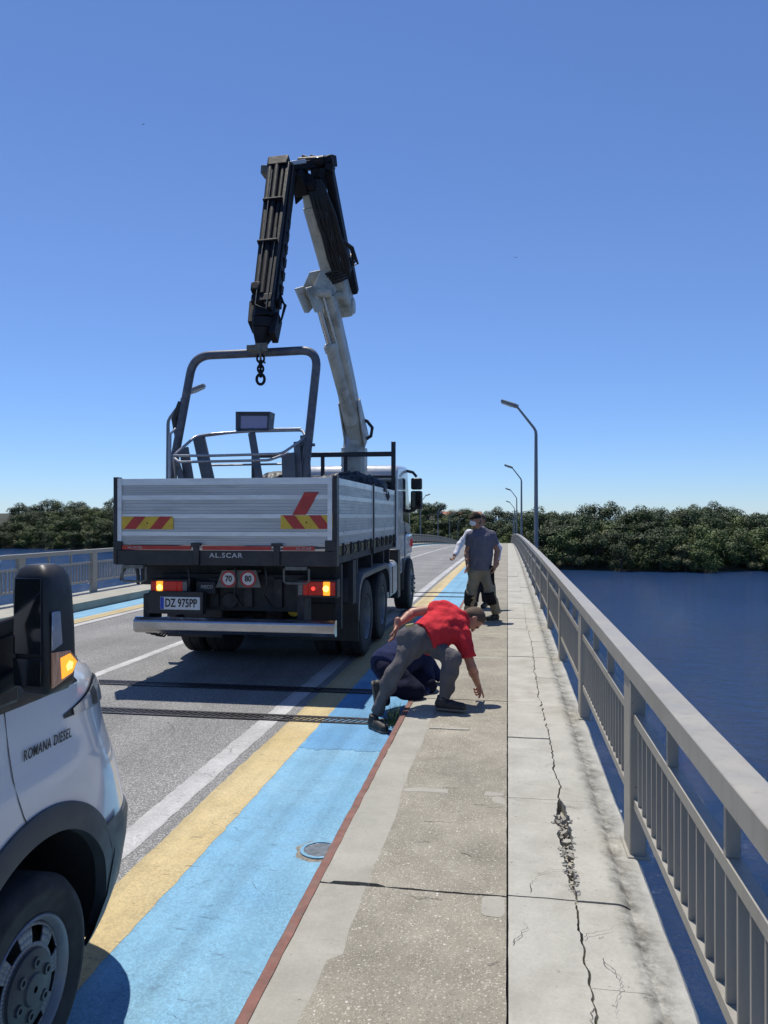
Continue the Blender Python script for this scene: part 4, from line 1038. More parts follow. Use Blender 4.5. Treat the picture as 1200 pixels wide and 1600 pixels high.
# head with its links
m = MB()
H = [(478, 318, .50), (472, 262, .55), (486, 246, .54), (497, 258, .52), (497, 300, .5)]
for s in (-1, 1):
    L = [CP(*q) + plane_n * .13 * s for q in H]; n = len(L)
    m.add(L + [q + plane_n * .03 * s for q in L], [tuple(range(n)), tuple(range(2 * n - 1, n - 1, -1))] + [(i, (i + 1) % n, n + (i + 1) % n, n + i) for i in range(n)])
m.beam(CP(497, 256, .53), CP(438, 262, .62), .12, .12, (0, 0, 1)); m.beam(CP(476, 300, .53), CP(462, 268, .60), .2, .2, (1, 0, 0)); m.beam(CP(512, 250, .5), CP(519, 252, .46), .2, .16, (0, 0, 1))
m.lathe([(.08, -.2), (.08, .2)], CP(488, 252, .54), (1, 0, 0), 12); m.lathe([(.08, -.2), (.08, .2)], CP(474, 290, .55), (1, 0, 0), 12)
for px, py in ((479, 252), (492, 250), (512, 250), (517, 262), (505, 272), (466, 282), (484, 278), (500, 290)): m.obox(CP(px, py, .53), rnd.uniform(.08, .2), rnd.uniform(.08, .18), rnd.uniform(.08, .2), Matrix.Rotation(rnd.uniform(-.6, .6), 3, 'Y'))
m.build('boom_head', MAT['craneblack'], cr, bevel=.008, seg=1)
m = MB(); m.beam(CP(450, 258, .60), CP(476, 254, .56), .2, .06, (0, 0, 1)); m.build('head_cover', MAT['truckwhite'], cr, bevel=.01)
# black telescopic jib hanging down to the hook
j0, j1 = CP(444, 268, .62), CP(415, 505, .985)
up3 = axis(j0, j1).cross(plane_n)
m = MB(); m.beam(j0, j1, .31, .40, up3, .25, .34, ch=.28)
for k, (ww, t0, t1) in enumerate(((.36, .0, .02), (.30, .95, .99))): m.beam(j0 + (j1 - j0) * t0, j0 + (j1 - j0) * t1, ww, ww, up3, ch=.25)
for s in (-1, 1):
    m.beam(j0 + plane_n * .168 * s + up3 * .05, j0 + (j1 - j0) * .9 + plane_n * .138 * s + up3 * .05, .035, .14, up3)
    pass
f3 = up3 if up3.dot(Vector((0, -1, -.3))) > 0 else -up3
def JB(s_, a_, b_): return j0 + (j1 - j0) * s_ + plane_n * a_ * .74 * (1 - .2 * s_) + f3 * b_ * .86
m.tube([JB(.0, -.17, .24), JB(.84, -.15, .22)], .048, 14); m.tube([JB(.02, -.03, .25), JB(.90, -.02, .235)], .045, 14); m.tube([JB(.06, .09, .24), JB(.96, .085, .22)], .033, 12)
m.beam(JB(.03, .185, .22), JB(.98, .175, .20), .05, .10, up3); m.beam(JB(-.01, -.02, .22), JB(.05, -.02, .22), .31, .14, up3, ch=.2)
m.beam(JB(.84, -.16, .23), JB(.88, -.16, .22), .13, .15, up3, ch=.3); m.beam(JB(.90, -.02, .22), JB(.94, -.02, .22), .27, .08, up3)
for s_ in (.3, .58): m.beam(JB(s_, -.02, .25), JB(s_ + .012, -.02, .25), .28, .13, up3)
for i in range(7): 
    q = j0 + (j1 - j0) * (.38 + .085 * i) + plane_n * .165; m.obox(q, .04, .10, .12, Matrix.Rotation(.12, 3, 'Y'))
m.build('jib', MAT['craneblack'], cr, bevel=.01)
m = MB(); m.beam(CP(412, 268, .62), CP(444, 268, .62), .22, .12, (0, 0, 1)); m.beam(CP(432, 262, .62), CP(446, 258, .60), .3, .10, (0, 0, 1)); m.build('jib_cap', MAT['greytread'], cr, bevel=.008)
m = MB(); e = axis(j0, j1); tip = CP(408, 540, 1.0)
m.beam(j1 - e * .02, j1 + (tip - j1) * .35, .27, .34, up3, .24, .32, ch=.3); m.beam(j1 + (tip - j1) * .35, tip, .24, .30, up3, .11, .13, ch=.3)
m.beam(j1 + plane_n * .155 - e * .1, j1 + plane_n * .13 + e * .25, .08, .2, up3); m.beam(j1 - plane_n * .165 - e * .30, j1 - plane_n * .15 + e * .06, .09, .22, up3)
for k in range(3): m.tube([j1 + plane_n * (.16) - e * (.5 - .05 * k), j1 + plane_n * (.23 + .01 * k) - e * .3, j1 + plane_n * .21 - e * .05, j1 + plane_n * .16 + e * .06], .014, 6)
m.build('jib_nose', MAT['craneblack'], cr, bevel=.01)
m = MB(); m.tube([JB(.1, -.10, .31), JB(.5, -.10, .31), JB(.97, -.12, .29)], .007, 6); m.tube([JB(.97, -.12, .29), JB(.99, .12, .27), JB(.5, .13, .29)], .006, 6); m.build('jib_cable', MAT['greytread'], cr)
# hook block, chain and hook
tl = CP(409, 548, 1.0)
m = MB(); m.obox(tl + Vector((-.07, 0, .03)), .20, .16, .07); m.obox(tl + Vector((.03, -.09, .03)), .16, .03, .10)
m.tube([tl + Vector((.02, -.10, .05)), tl + Vector((.02, -.12, -.05)), tl + Vector((.02, -.08, -.14)), tl + Vector((.03, .05, -.14))], .016, 8)
m.build('hook_block', MAT['greytread'], cr, bevel=.012)
m = MB()
def link(c, rx, rz, r, tw):
    pts = []
    for k in range(14):
        a = 2 * math.pi * k / 14; q = Vector((math.cos(a) * rx, 0, math.sin(a) * rz)); pts.append(Vector(c) + Matrix.Rotation(tw, 3, 'Z') @ q)
    m.tube(pts, r, 8, closed=True)
hx, hy = tl.x + .016, tl.y - .08
zt_ = tl.z
for k, (dz, rx, rz, tw) in enumerate(((-.115, .045, .05, .2), (-.185, .03, .05, 1.5), (-.245, .035, .05, .3), (-.30, .03, .045, 1.4), (-.375, .05, .065, .1))): link((hx, hy, zt_ + dz), rx, rz, .0145 if k < 4 else .019, tw)
m.build('hook_chain', MAT['craneblack'], cr, smooth=60)
# ================================================================ things lying in the bed
CY = 9.62
def K(px, py, y=None):
    return at(px, py, CY if y is None else y)
MAT['hooppaint'] = mat('chipped_dark_blue_tube', (0.075, 0.085, 0.115), 0.45, 0, .2, 6, .2, 40, .003, dirt=(0.25, 0.23, 0.21), dscale=9, damt=.55)
MAT['cagesteel'] = mat('worn_grey_steel', (0.135, 0.14, 0.15), 0.5, .2, .15, 6, .2, 40, .003, dirt=(0.20, 0.18, 0.16), dscale=6, damt=.5)
MAT['brightsteel'] = mat('bright_thin_tube', (0.36, 0.36, 0.37), 0.35, .5, .1, 6)
base = at(385, 800, CY); CRD = empty('lifting_cradle', (base.x, CY, TZ + 1.52), 0, 'dark bent tube hoop with low grey steel cage standing in the truck bed', 'steel cradle')
bl = Vector((base.x, CY, TZ + 1.52))
def KL(px, py, y=None): return K(px, py, y) - bl
def corner(pts, r=.2, n=6):
    out = [pts[0]]
    for i in range(1, len(pts) - 1):
        p, a, b = pts[i], pts[i - 1], pts[i + 1]
        d1 = (a - p).normalized() * min(r, (a - p).length * .45); d2 = (b - p).normalized() * min(r, (b - p).length * .45)
        for k in range(n + 1):
            t = k / n; out.append((p + d1) * (1 - t) ** 2 + p * 2 * t * (1 - t) + (p + d2) * t ** 2)
    return out + [pts[-1]]
m = MB(); m.tube(corner([KL(264, 765), KL(302, 556), KL(390, 552), KL(497, 546), KL(474, 765)], .24, 8), .056, 14); m.tube([KL(470, 695) , KL(492, 695)], .02, 8); m.build('hoop', MAT['hooppaint'], CRD, smooth=60)
f_, bk = CY - .45, CY + .35
m = MB()
m.tube(corner([KL(276, 760, f_ + .3), KL(271, 712, f_ + .1), KL(305, 682, f_ + .4), KL(330, 678, CY + .2), KL(385, 674, bk), KL(472, 672, bk), KL(482, 690, CY)], .06, 3), .019, 8)
m.tube(corner([KL(271, 712, f_ + .1), KL(330, 712, f_), KL(440, 709, f_), KL(468, 690, f_ + .35), KL(478, 682, CY)], .08, 4), .017, 8)
m.tube(corner([KL(271, 715, f_ + .1), KL(280, 722, f_), KL(420, 719, f_), KL(450, 708, f_ + .3)], .05, 3), .017, 8)
m.tube([KL(330, 727, bk), KL(440, 725, bk)], .014, 6); m.tube([KL(265, 750, f_ + .2), KL(266, 678, f_ + .2), KL(274, 670, f_ + .3)], .018, 7)
m.tube([KL(320, 681, bk), KL(400, 671, bk), KL(470, 670, bk)], .017, 8)
m.build('cage_rail', MAT['brightsteel'], CRD, smooth=60)
def slat(pxa, pya, pxb, pyb, w, ya, yb):
    m = MB(); m.beam(KL(pxa, pya, ya), KL(pxb, pyb, yb), w, .03, (0, 1, 0)); m.build('cage_slat', MAT['cagesteel'], CRD, bevel=.006)
slat(310, 681, 328, 760, .17, CY + .1, CY - .1); slat(287, 700, 298, 765, .13, CY - .1, CY - .2); slat(274, 715, 288, 765, .08, CY - .2, CY - .3)
slat(393, 676, 408, 765, .10, bk, bk - .2); slat(450, 708, 452, 765, .17, CY - .1, CY - .2); slat(464, 690, 468, 765, .09, CY, CY - .1); slat(476, 680, 480, 765, .12, CY + .1, CY)
m = MB(); m.tube([KL(278, 690), KL(273, 655), KL(283, 628)], [.035, .05, .045], 8); m.tube([KL(283, 632), KL(284, 622)], .018, 6); m.build('gas_strut', MAT['blackplastic'], CRD, smooth=60)
# lamp box on the cage
m = MB(); yb_ = bk - .05
q0, q1, q2, q3 = KL(368, 672, yb_), KL(419, 671, yb_), KL(422, 643, yb_), KL(368, 643, yb_)
dz = Vector((0, .13, 0)); ins = [q0 + Vector((.04, .13, .02)), q1 + Vector((-.04, .13, .02)), q2 + Vector((-.05, .13, -.045)), q3 + Vector((.05, .13, -.045))]
vs = [q0, q1, q2, q3] + [q0 + Vector((.0, .22, 0)), q1 + Vector((0, .22, 0)), q2 + Vector((0, .22, 0)), q3 + Vector((0, .22, 0))] + [q0 + Vector((.05, .06, .03)), q1 + Vector((-.04, .06, .03)), q2 + Vector((-.06, .06, -.05)), q3 + Vector((.055, .06, -.05))]
m.add(vs, [(4, 7, 6, 5), (0, 4, 5, 1), (1, 5, 6, 2), (2, 6, 7, 3), (3, 7, 4, 0), (0, 1, 9, 8), (1, 2, 10, 9), (2, 3, 11, 10), (3, 0, 8, 11)]); bx = m.build('lamp_box', mat('lamp_box_grey', (.11, .125, .15), .5, .2), CRD)
m = MB(); m.add(vs[8:], [(0, 1, 2, 3)]); m.build('lamp_panel', mat('lavender_lamp_panel', (.36, .34, .50), .55, 0, .08, 60, .3, 200), bx)
# ================================================================ VAN in the near left
VX = -2.50
VAN = empty('white_van', (VX, 0, ROADZ), 0, 'white delivery van at the left edge with black mirror and lit amber indicator', 'van')
MAT['vanwhite'] = mat('white_van_paint', (0.68, 0.685, 0.69), 0.2, 0, .02, 2, coat=.8, dirt=(.60, .59, .56), dscale=1.6, damt=.25)
MAT['bumpergrey'] = mat('grey_bumper_plastic', (0.045, 0.052, 0.058), 0.5, 0, .12, 4, .12, 300, .001, dirt=(.11, .105, .095), dscale=3, damt=.35)
MAT['wheelcover'] = mat('silver_wheel', (0.24, 0.25, 0.27), 0.4, .4, .08, 6, dirt=(.14, .13, .12), dscale=9, damt=.5)
MAT['lensclear'] = mat('headlight_lens', (0.42, 0.45, 0.46), 0.08, 0.1, .25, 9, coat=.8)
MAT['clearstrip'] = mat('clear_reflector_strip', (0.38, 0.42, 0.50), 0.15, .6, .2, 30, stretch=(6, 6, 1))
VZ = [.25, .40, .60, .70, .85, .95, 1.02, 1.06, 1.12, 1.20, 1.28, 1.33, 1.37, 1.42, 1.50, 1.60, 1.75, 2.0, 2.25, 2.40, 2.46]
VYF = [3.20, 3.31, 3.36, 3.355, 3.30, 3.25, 3.21, 3.20, 3.185, 3.165, 3.10, 3.00, 2.86, 2.66, 2.42, 2.22, 2.00, 1.64, 1.26, 1.00, .70]
VW = [.96, .985, 1.0, 1.0, 1.0, 1.0, .998, .992, .988, .986, .98, .975, .97, .965, .958, .95, .935, .905, .87, .83, .76]
def vf(z): return float(np.interp(z, VZ, VYF)), float(np.interp(z, VZ, VW))
PP, LL = 3.2, 1.0
def vside(y, z, off=0.0):
    yf, wd = vf(z); t = max(0.0, min(.9995, (y - (yf - LL)) / LL))
    return Vector((wd * (1 - t ** PP) ** (1 / PP) + off, y, z))
def vout(s, z, off=0.0):
    """outline of the van front at height z; s 0 = start of the right corner, 1 = nose, 2 = left corner"""
    yf, wd = vf(z); a = s * math.pi / 2; sg = 1 if s <= 1 else -1; a2 = a if s <= 1 else math.pi - a
    x = sg * (wd + off) * max(0, math.cos(a2)) ** (2 / PP); y = yf - LL + (LL + off) * max(0, math.sin(a2)) ** (2 / PP)
    return Vector((x, y, z))
YB = -3.3
m = MB(); rows = []
zz = sorted(set(VZ + [.32, .5, .78, .9, 1.16, 1.24, 1.35, 1.395, 1.46, 1.55, 1.68, 1.88, 2.12, 2.43]))
for z in zz:
    yf, wd = vf(z); r = [Vector((wd, YB, z))] + [Vector((wd, YB + (yf - LL - YB) * t, z)) for t in (.2, .4, .6, .8, .9, .96)]
    r += [vout(s, z) for s in np.linspace(0, 2, 61)]
    r += [Vector((-wd, YB + (yf - LL - YB) * t, z)) for t in (.9, .6, .3, 0)]
    rows.append(r)
m.grid([r + r[:1] for r in rows])
n = len(rows[0]); m.add(rows[-1], [tuple(range(n))]); m.add(rows[0], [tuple(range(n - 1, -1, -1))])
import bmesh as _bm
body = m.build('body', MAT['vanwhite'], VAN, smooth=32)
bm_ = _bm.new(); bm_.from_mesh(body.data); _bm.ops.remove_doubles(bm_, verts=bm_.verts, dist=1e-4); _bm.ops.recalc_face_normals(bm_, faces=bm_.faces)
WY = 2.30
# cut the wheel well through the body with a solid of its own, applied at once
cut = MB(); cut.lathe([(.455, -.42), (.455, .30)], (1.0, WY, .36), (1, 0, 0), 56); co = cut.build('wheel_well_cutter', MAT['blackplastic'], None)
bm_.to_mesh(body.data); bm_.free()
co.location = (VX, 0, ROADZ)
bo = body.modifiers.new('well', 'BOOLEAN'); bo.operation = 'DIFFERENCE'; bo.object = co; bo.solver = 'EXACT'
bpy.context.view_layer.update()
me2 = bpy.data.meshes.new_from_object(body.evaluated_get(bpy.context.evaluated_depsgraph_get()))
body.modifiers.clear(); body.data = me2; me2.name = 'body'
bpy.data.objects.remove(co)
me2.materials.clear(); me2.materials.append(MAT['vanwhite']); me2.materials.append(MAT['blackplastic'])
for p_ in me2.polygons:
    c = p_.center; rr_ = math.hypot(c.y - WY, c.z - .36); p_.material_index = 1 if (rr_ < .4565 and .5 < c.x < 1.01) else 0
    p_.use_smooth = True
me2.set_sharp_from_angle(angle=R(32))
# arch trim
m = MB(); rows = []
for a in np.linspace(R(-8), R(152), 48):
    row = []
    for r_, off in ((.452, -.03), (.455, .014), (.53, .016), (.545, .010), (.547, -.004)):
        y, z = WY + math.cos(a) * r_, .36 + math.sin(a) * r_; row.append(vside(y, z, off))
    rows.append(row)
m.grid(rows); m.build('arch_trim', MAT['bumpergrey'], VAN, smooth=40)
# bumper: follows the nose, stands 12 mm proud
m = MB(); rows = []
def zbt(s): return .66 + .05 * max(0, .5 - s) 
for k, (fz, off) in enumerate(((0, -.01), (0.0, .012), (.1, .018), (.35, .018), (.7, .018), (.93, .016), (1.0, .008), (1.0, -.02))):
    row = []
    for s in np.linspace(.17, 1.83, 80):
        zt2 = .685 - .05 * (s if s < 1 else 2 - s); z = .27 + (zt2 - .27) * fz; row.append(vout(s, z, off))
    rows.append(row)
m.grid(rows); bp = m.build('bumper', MAT['bumpergrey'], VAN, smooth=40)
m = MB(); rows = []
for z in np.linspace(.27, .70, 14):
    y0 = WY + math.sqrt(max(0.0, .545 ** 2 - (z - .36) ** 2)) - .03
    rows.append([vside(y, z, .016) for y in np.linspace(min(y0, 2.82), 2.88, 6)])
m.grid(rows); m.build('bumper_wing', MAT['bumpergrey'], bp, smooth=40)
m = MB(); rows = []
for z, off in ((.30, .02), (.34, .025), (.50, .025), (.54, .02)): rows.append([vout(s, z, off) for s in np.linspace(.72, 1.28, 24)])
m.grid(rows); m.build('lower_grille', MAT['blackplastic'], bp, smooth=40)
# headlamp: long lens sweeping back round the corner
def lamp_patch(off, f0=0.0, f1=1.0, s0=0.0, s1=1.0, mirror=False):
    m = MB(); rows = []
    for v in np.linspace(f0, f1, 8):
        row = []
        for t in np.linspace(s0, s1, 16):
            zlo, zhi = 1.165 - .075 * t, 1.18 + .10 * min(1, t * 2.6) - .085 * t; z = zlo + (zhi - zlo) * v; s = .085 + .62 * t
            q = vout(s, z, off); row.append(Vector((-q.x, q.y, q.z)) if mirror else q)
        rows.append(row)
    m.grid(rows); return m
for mi in (False, True):
    hl = lamp_patch(.003, mirror=mi).build('headlight', MAT['blackplastic'], VAN, smooth=60)
    lamp_patch(.008, .06, .94, .05, .97, mi).build('lens', MAT['lensclear'], hl, smooth=60)
    lamp_patch(.0095, .1, .9, .22, .30, mi).build('lamp_divider', MAT['blackplastic'], hl, smooth=60)
# black seam round the bonnet and door gaps, lying in the paint
def seam(name, pts, wd=.006):
    m = MB(); rows = []
    for i, p in enumerate(pts):
        d = (pts[min(i + 1, len(pts) - 1)] - pts[max(i - 1, 0)]).normalized(); sd = d.cross(Vector((1, .35, .15))).normalized() * wd / 2
        rows.append([p - sd, p + sd])
    m.grid(rows); return m.build(name, MAT['ink'], VAN)
seam('door_gap', [vside(y, z, .0015) for y, z in ((2.14, 1.27), (2.15, 1.15), (2.165, 1.05), (2.185, .98), (2.21, .92), (2.24, .87))])
seam('door_gap', [vside(y, z, .0015) for y, z in ((1.05, 1.27), (1.05, .9), (1.05, .6), (1.05, .35))])
seam('bonnet_gap', [vout(s, 1.325 - .03 * s, .0015) for s in np.linspace(.10, 1.90, 60)], .010)
# belt trim and side window in one dark band, windscreen
m = MB(); rows = []
for z in (1.262, 1.27, 1.32, 1.38, 1.45, 1.52):
    ym = np.interp(z, [1.26, 1.32, 1.38, 1.45, 1.52], [2.60, 2.54, 2.40, 2.24, 2.14]); rows.append([vside(y, z, .004 if z > 1.265 else -.002) for y in np.linspace(1.98, ym, 14)])
m.grid(rows); m.build('belt_trim', MAT['blackplastic'], VAN, smooth=60)
m = MB(); rows = []
for z in np.linspace(1.29, 2.12, 12):
    ym = min(1.972, float(np.interp(z, [1.29, 1.55, 2.12], [1.972, 1.9, 1.05]))); rows.append([vside(y, z, .004) for y in np.linspace(.35, ym, 14)])
m.grid(rows); m.build('side_window', MAT['glass'], VAN, smooth=60)
m = MB(); rows = []
for z in np.linspace(1.53, 2.26, 12): rows.append([vout(s, z, .004) for s in np.linspace(.30, 1.70, 40)])
m.grid(rows); m.build('windscreen', MAT['glass'], VAN, smooth=60)
text_mesh('lettering', 'ROMANA DIESEL', .049, MAT['ink'], VAN, (vside(2.355, 1.105, .0035).x, 2.355, 1.108), (-.02, 1, 0), (0, 0, 1), sx=.66, bold=.0004, depth=.0005, shear=.10, spc=1.18)
# wheels
def vwheel(x, y, side):
    s = side; r = .340; m = MB(); wd = .22
    m.lathe([(.20, -wd * .4 * s), (.23, -wd * .5 * s), (.29, -wd * .52 * s), (.322, -wd * .47 * s), (r, -wd * .36 * s), (r, wd * .36 * s), (.322, wd * .47 * s), (.30, wd * .515 * s), (.295, wd * .53 * s), (.28, wd * .53 * s), (.275, wd * .515 * s), (.23, wd * .5 * s), (.215, wd * .44 * s)], (x, y, r + .012), (1, 0, 0), 56, 0, cap=False)
    for g in (-.05, -.017, .017, .05): pass
    w_ = m.build('wheel', MAT['tyre'], VAN, smooth=38)
    m = MB(); c = (x, y, r + .012); o = wd * .5 * s
    m.lathe([(.218, o * .92), (.212, o * .96), (.205, o * .90), (.199, o * .70), (.192, o * .60)], c, (1, 0, 0), 56, 0, cap=False)
    # disc with hand holes
    N = 64
    def ringpt(rr, k, ox): a = 2 * math.pi * k / N; return Vector((x + ox, y + math.cos(a) * rr, r + .012 + math.sin(a) * rr))
    radii = [(.194, o * .66), (.182, o * .74), (.158, o * .80), (.134, o * .82), (.118, o * .83), (.10, o * .83)]
    for i in range(len(radii) - 1):
        for k in range(N):
            hole = 1 <= i <= 2 and (k % 8) in (2, 3, 4, 5)
            if hole: continue
            q = [ringpt(radii[i][0], k, radii[i][1]), ringpt(radii[i][0], k + 1, radii[i][1]), ringpt(radii[i + 1][0], k + 1, radii[i + 1][1]), ringpt(radii[i + 1][0], k, radii[i + 1][1])]
            m.add(q, [(0, 1, 2, 3)])
    rm = m.build('rim', MAT['wheelcover'], w_, smooth=40); sd = rm.modifiers.new('s', 'SOLIDIFY'); sd.thickness = .006; sd.offset = 0
    m = MB(); m.lathe([(.195, -.02 * s), (.195, o * .12), (.01, o * .12)], c, (1, 0, 0), 32, cap=False); m.build('brake_drum', MAT['chassis'], w_)
    m = MB(); m.lathe([(.118, o * .82), (.116, o * .96), (.104, o * 1.01), (.05, o * 1.05), (.045, o * 1.12), (.01, o * 1.13)], c, (1, 0, 0), 40, cap=False)
    for k in range(6):
        a = 2 * math.pi * (k + .3) / 6; m.lathe([(.019, o * 1.0), (.017, o * 1.10), (.009, o * 1.10), (.008, o * 1.02), (.001, o * 1.02)], (x, y + math.cos(a) * .078, r + .012 + math.sin(a) * .078), (1, 0, 0), 12, cap=False)
    m.build('hub_cap', MAT['bumpergrey'], w_, smooth=40)
for s in (-1, 1):
    vwheel(s * .885, WY - .04, s); vwheel(s * .855, -1.6, s)
m = MB(); m.box(-.9, .9, -3.0, 1.7, .27, .40); m.box(-.55, .55, 1.6, 3.1, .30, .60); m.build('underbody', MAT['chassis'], VAN)
# mirror on its arm
c = P(70, 980, 2.34); mc = Vector((c.x - VX, c.y, c.z - ROADZ))
tw = Matrix.Rotation(R(-6), 3, 'Z')
m = MB(); rows = []
for z, sx_, sy_ in ((-.196, .030, .035), (-.188, .048, .052), (-.165, .062, .062), (-.10, .068, .068), (.0, .069, .069), (.10, .067, .068), (.155, .062, .064), (.180, .050, .052), (.192, .030, .034)):
    row = []
    for k in range(33):
        a = 2 * math.pi * k / 32; ca, sa = math.cos(a), math.sin(a); e = .42
        row.append(mc + tw @ Vector((math.copysign(abs(ca) ** e, ca) * sx_ - .010 * (z / .19), math.copysign(abs(sa) ** e, sa) * sy_, z)))
    rows.append(row)
m.grid(rows); m.add(rows[0][:-1], [tuple(range(32))]); m.add(rows[-1][:-1], [tuple(range(32))])
mi = m.build('mirror', MAT['blackplastic'], VAN, smooth=50)
def mquad(name, pts, matl, th=.004, parent=mi):
    m = MB(); q = [mc + tw @ Vector(p) for p in pts]; nn = (q[1] - q[0]).cross(q[2] - q[0]).normalized()
    n = len(q); m.add([p for p in q] + [p + nn * th for p in q], [tuple(range(n)), tuple(range(2 * n - 1, n - 1, -1))] + [(i, (i + 1) % n, n + (i + 1) % n, n + i) for i in range(n)])
    return m.build(name, matl, parent, bevel=.0015, seg=1)
mquad('mirror_glass', [(-.052, -.071, -.07), (.048, -.071, -.07), (.046, -.071, .155), (-.045, -.071, .155)], MAT['glass'], .003)
mquad('mirror_glass', [(-.050, -.068, -.165), (.044, -.068, -.165), (.048, -.071, -.082), (-.052, -.071, -.082)], MAT['glass'], .003)
mquad('reflector_strip', [(.0705, -.060, -.06), (.0705, -.012, -.045), (.0705, -.022, .055), (.0705, -.058, .055)], MAT['clearstrip'], .004)
il = mquad('indicator_lens', [(.0700, -.058, -.170), (.0700, .030, -.145), (.0700, .058, -.105), (.0700, .020, -.070), (.0700, -.060, -.064)], mat('clear_amber_lens', (.34, .26, .20), .12, 0, .6, 60, emit=(1.0, .40, .10), estr=.06, stretch=(1, 3, .2)), .006)
MAT['ambsoft'] = mat('amber_glow', (0.8, 0.35, 0.04), .25, 0, .3, 80, emit=(1.0, .36, .03), estr=1.3, stretch=(1, 2, .3))
mquad('indicator_glow', [(.0765, -.020, -.150), (.0765, .030, -.138), (.0765, .050, -.108), (.0765, .018, -.078), (.0765, -.026, -.085)], MAT['ambsoft'], .001, il)
mquad('indicator_bulb', [(.0780, .004, -.128), (.0780, .026, -.124), (.0780, .030, -.108), (.0780, .014, -.100), (.0780, .0, -.112)], MAT['amberhot'], .001, il)
m = MB(); a0 = vside(2.12, 1.48, -.03)
m.beam(a0, mc + Vector((-.03, .0, .03)), .10, .05, (0, 0, 1)); m.beam(vside(2.12, 1.33, -.03), mc + Vector((-.03, 0, -.12)), .10, .05, (0, 0, 1)); m.beam(vside(2.1, 1.40, -.02), vside(2.1, 1.40, .05), .16, .22, (0, 0, 1))
m.build('mirror_arm', MAT['blackplastic'], VAN, bevel=.012)
# ================================================================ PEOPLE: one smooth surface each, grown from joints
def surface_nets(D, org, h):
    S = D < 0; nx, ny, nz = D.shape
    cs = np.zeros((nx - 1, ny - 1, nz - 1), np.int16)
    for i in (0, 1):
        for j in (0, 1):
            for k in (0, 1): cs += S[i:nx - 1 + i, j:ny - 1 + j, k:nz - 1 + k]
    act = (cs > 0) & (cs < 8); idx = -np.ones(act.shape, np.int64); ci = np.argwhere(act); idx[act] = np.arange(len(ci))
    acc = np.zeros((len(ci), 3)); cnt = np.zeros(len(ci))
    cor = [(i, j, k) for i in (0, 1) for j in (0, 1) for k in (0, 1)]
    for a in cor:
        for ax in range(3):
            if a[ax]: continue
            b = list(a); b[ax] = 1
            da = D[ci[:, 0] + a[0], ci[:, 1] + a[1], ci[:, 2] + a[2]]; db = D[ci[:, 0] + b[0], ci[:, 1] + b[1], ci[:, 2] + b[2]]
            m_ = (da < 0) != (db < 0); t = np.where(m_, da / np.where(m_, da - db, 1), 0)
            p = np.tile(np.array(a, float), (len(ci), 1)); p[:, ax] = t
            acc[m_] += p[m_]; cnt[m_] += 1
    V = (ci + acc / cnt[:, None]) * h + org; Fq = []
    for ax in range(3):
        u, v = (ax + 1) % 3, (ax + 2) % 3
        sl0 = [slice(None)] * 3; sl1 = [slice(None)] * 3; sl0[ax] = slice(0, -1); sl1[ax] = slice(1, None)
        A, B = S[tuple(sl0)], S[tuple(sl1)]; e = np.argwhere(A != B); e = e[(e[:, u] > 0) & (e[:, v] > 0) & (e[:, u] < D.shape[u] - 1) & (e[:, v] < D.shape[v] - 1)]
        q = []
        for du, dv in ((-1, -1), (0, -1), (0, 0), (-1, 0)):
            c = e.copy(); c[:, u] += du; c[:, v] += dv; q.append(idx[c[:, 0], c[:, 1], c[:, 2]])
        q = np.stack(q, 1); fl = A[e[:, 0], e[:, 1], e[:, 2]]; q[~fl] = q[~fl][:, ::-1]; Fq.append(q)
    return V, np.concatenate(Fq)
def _n(v): return v / np.linalg.norm(v)
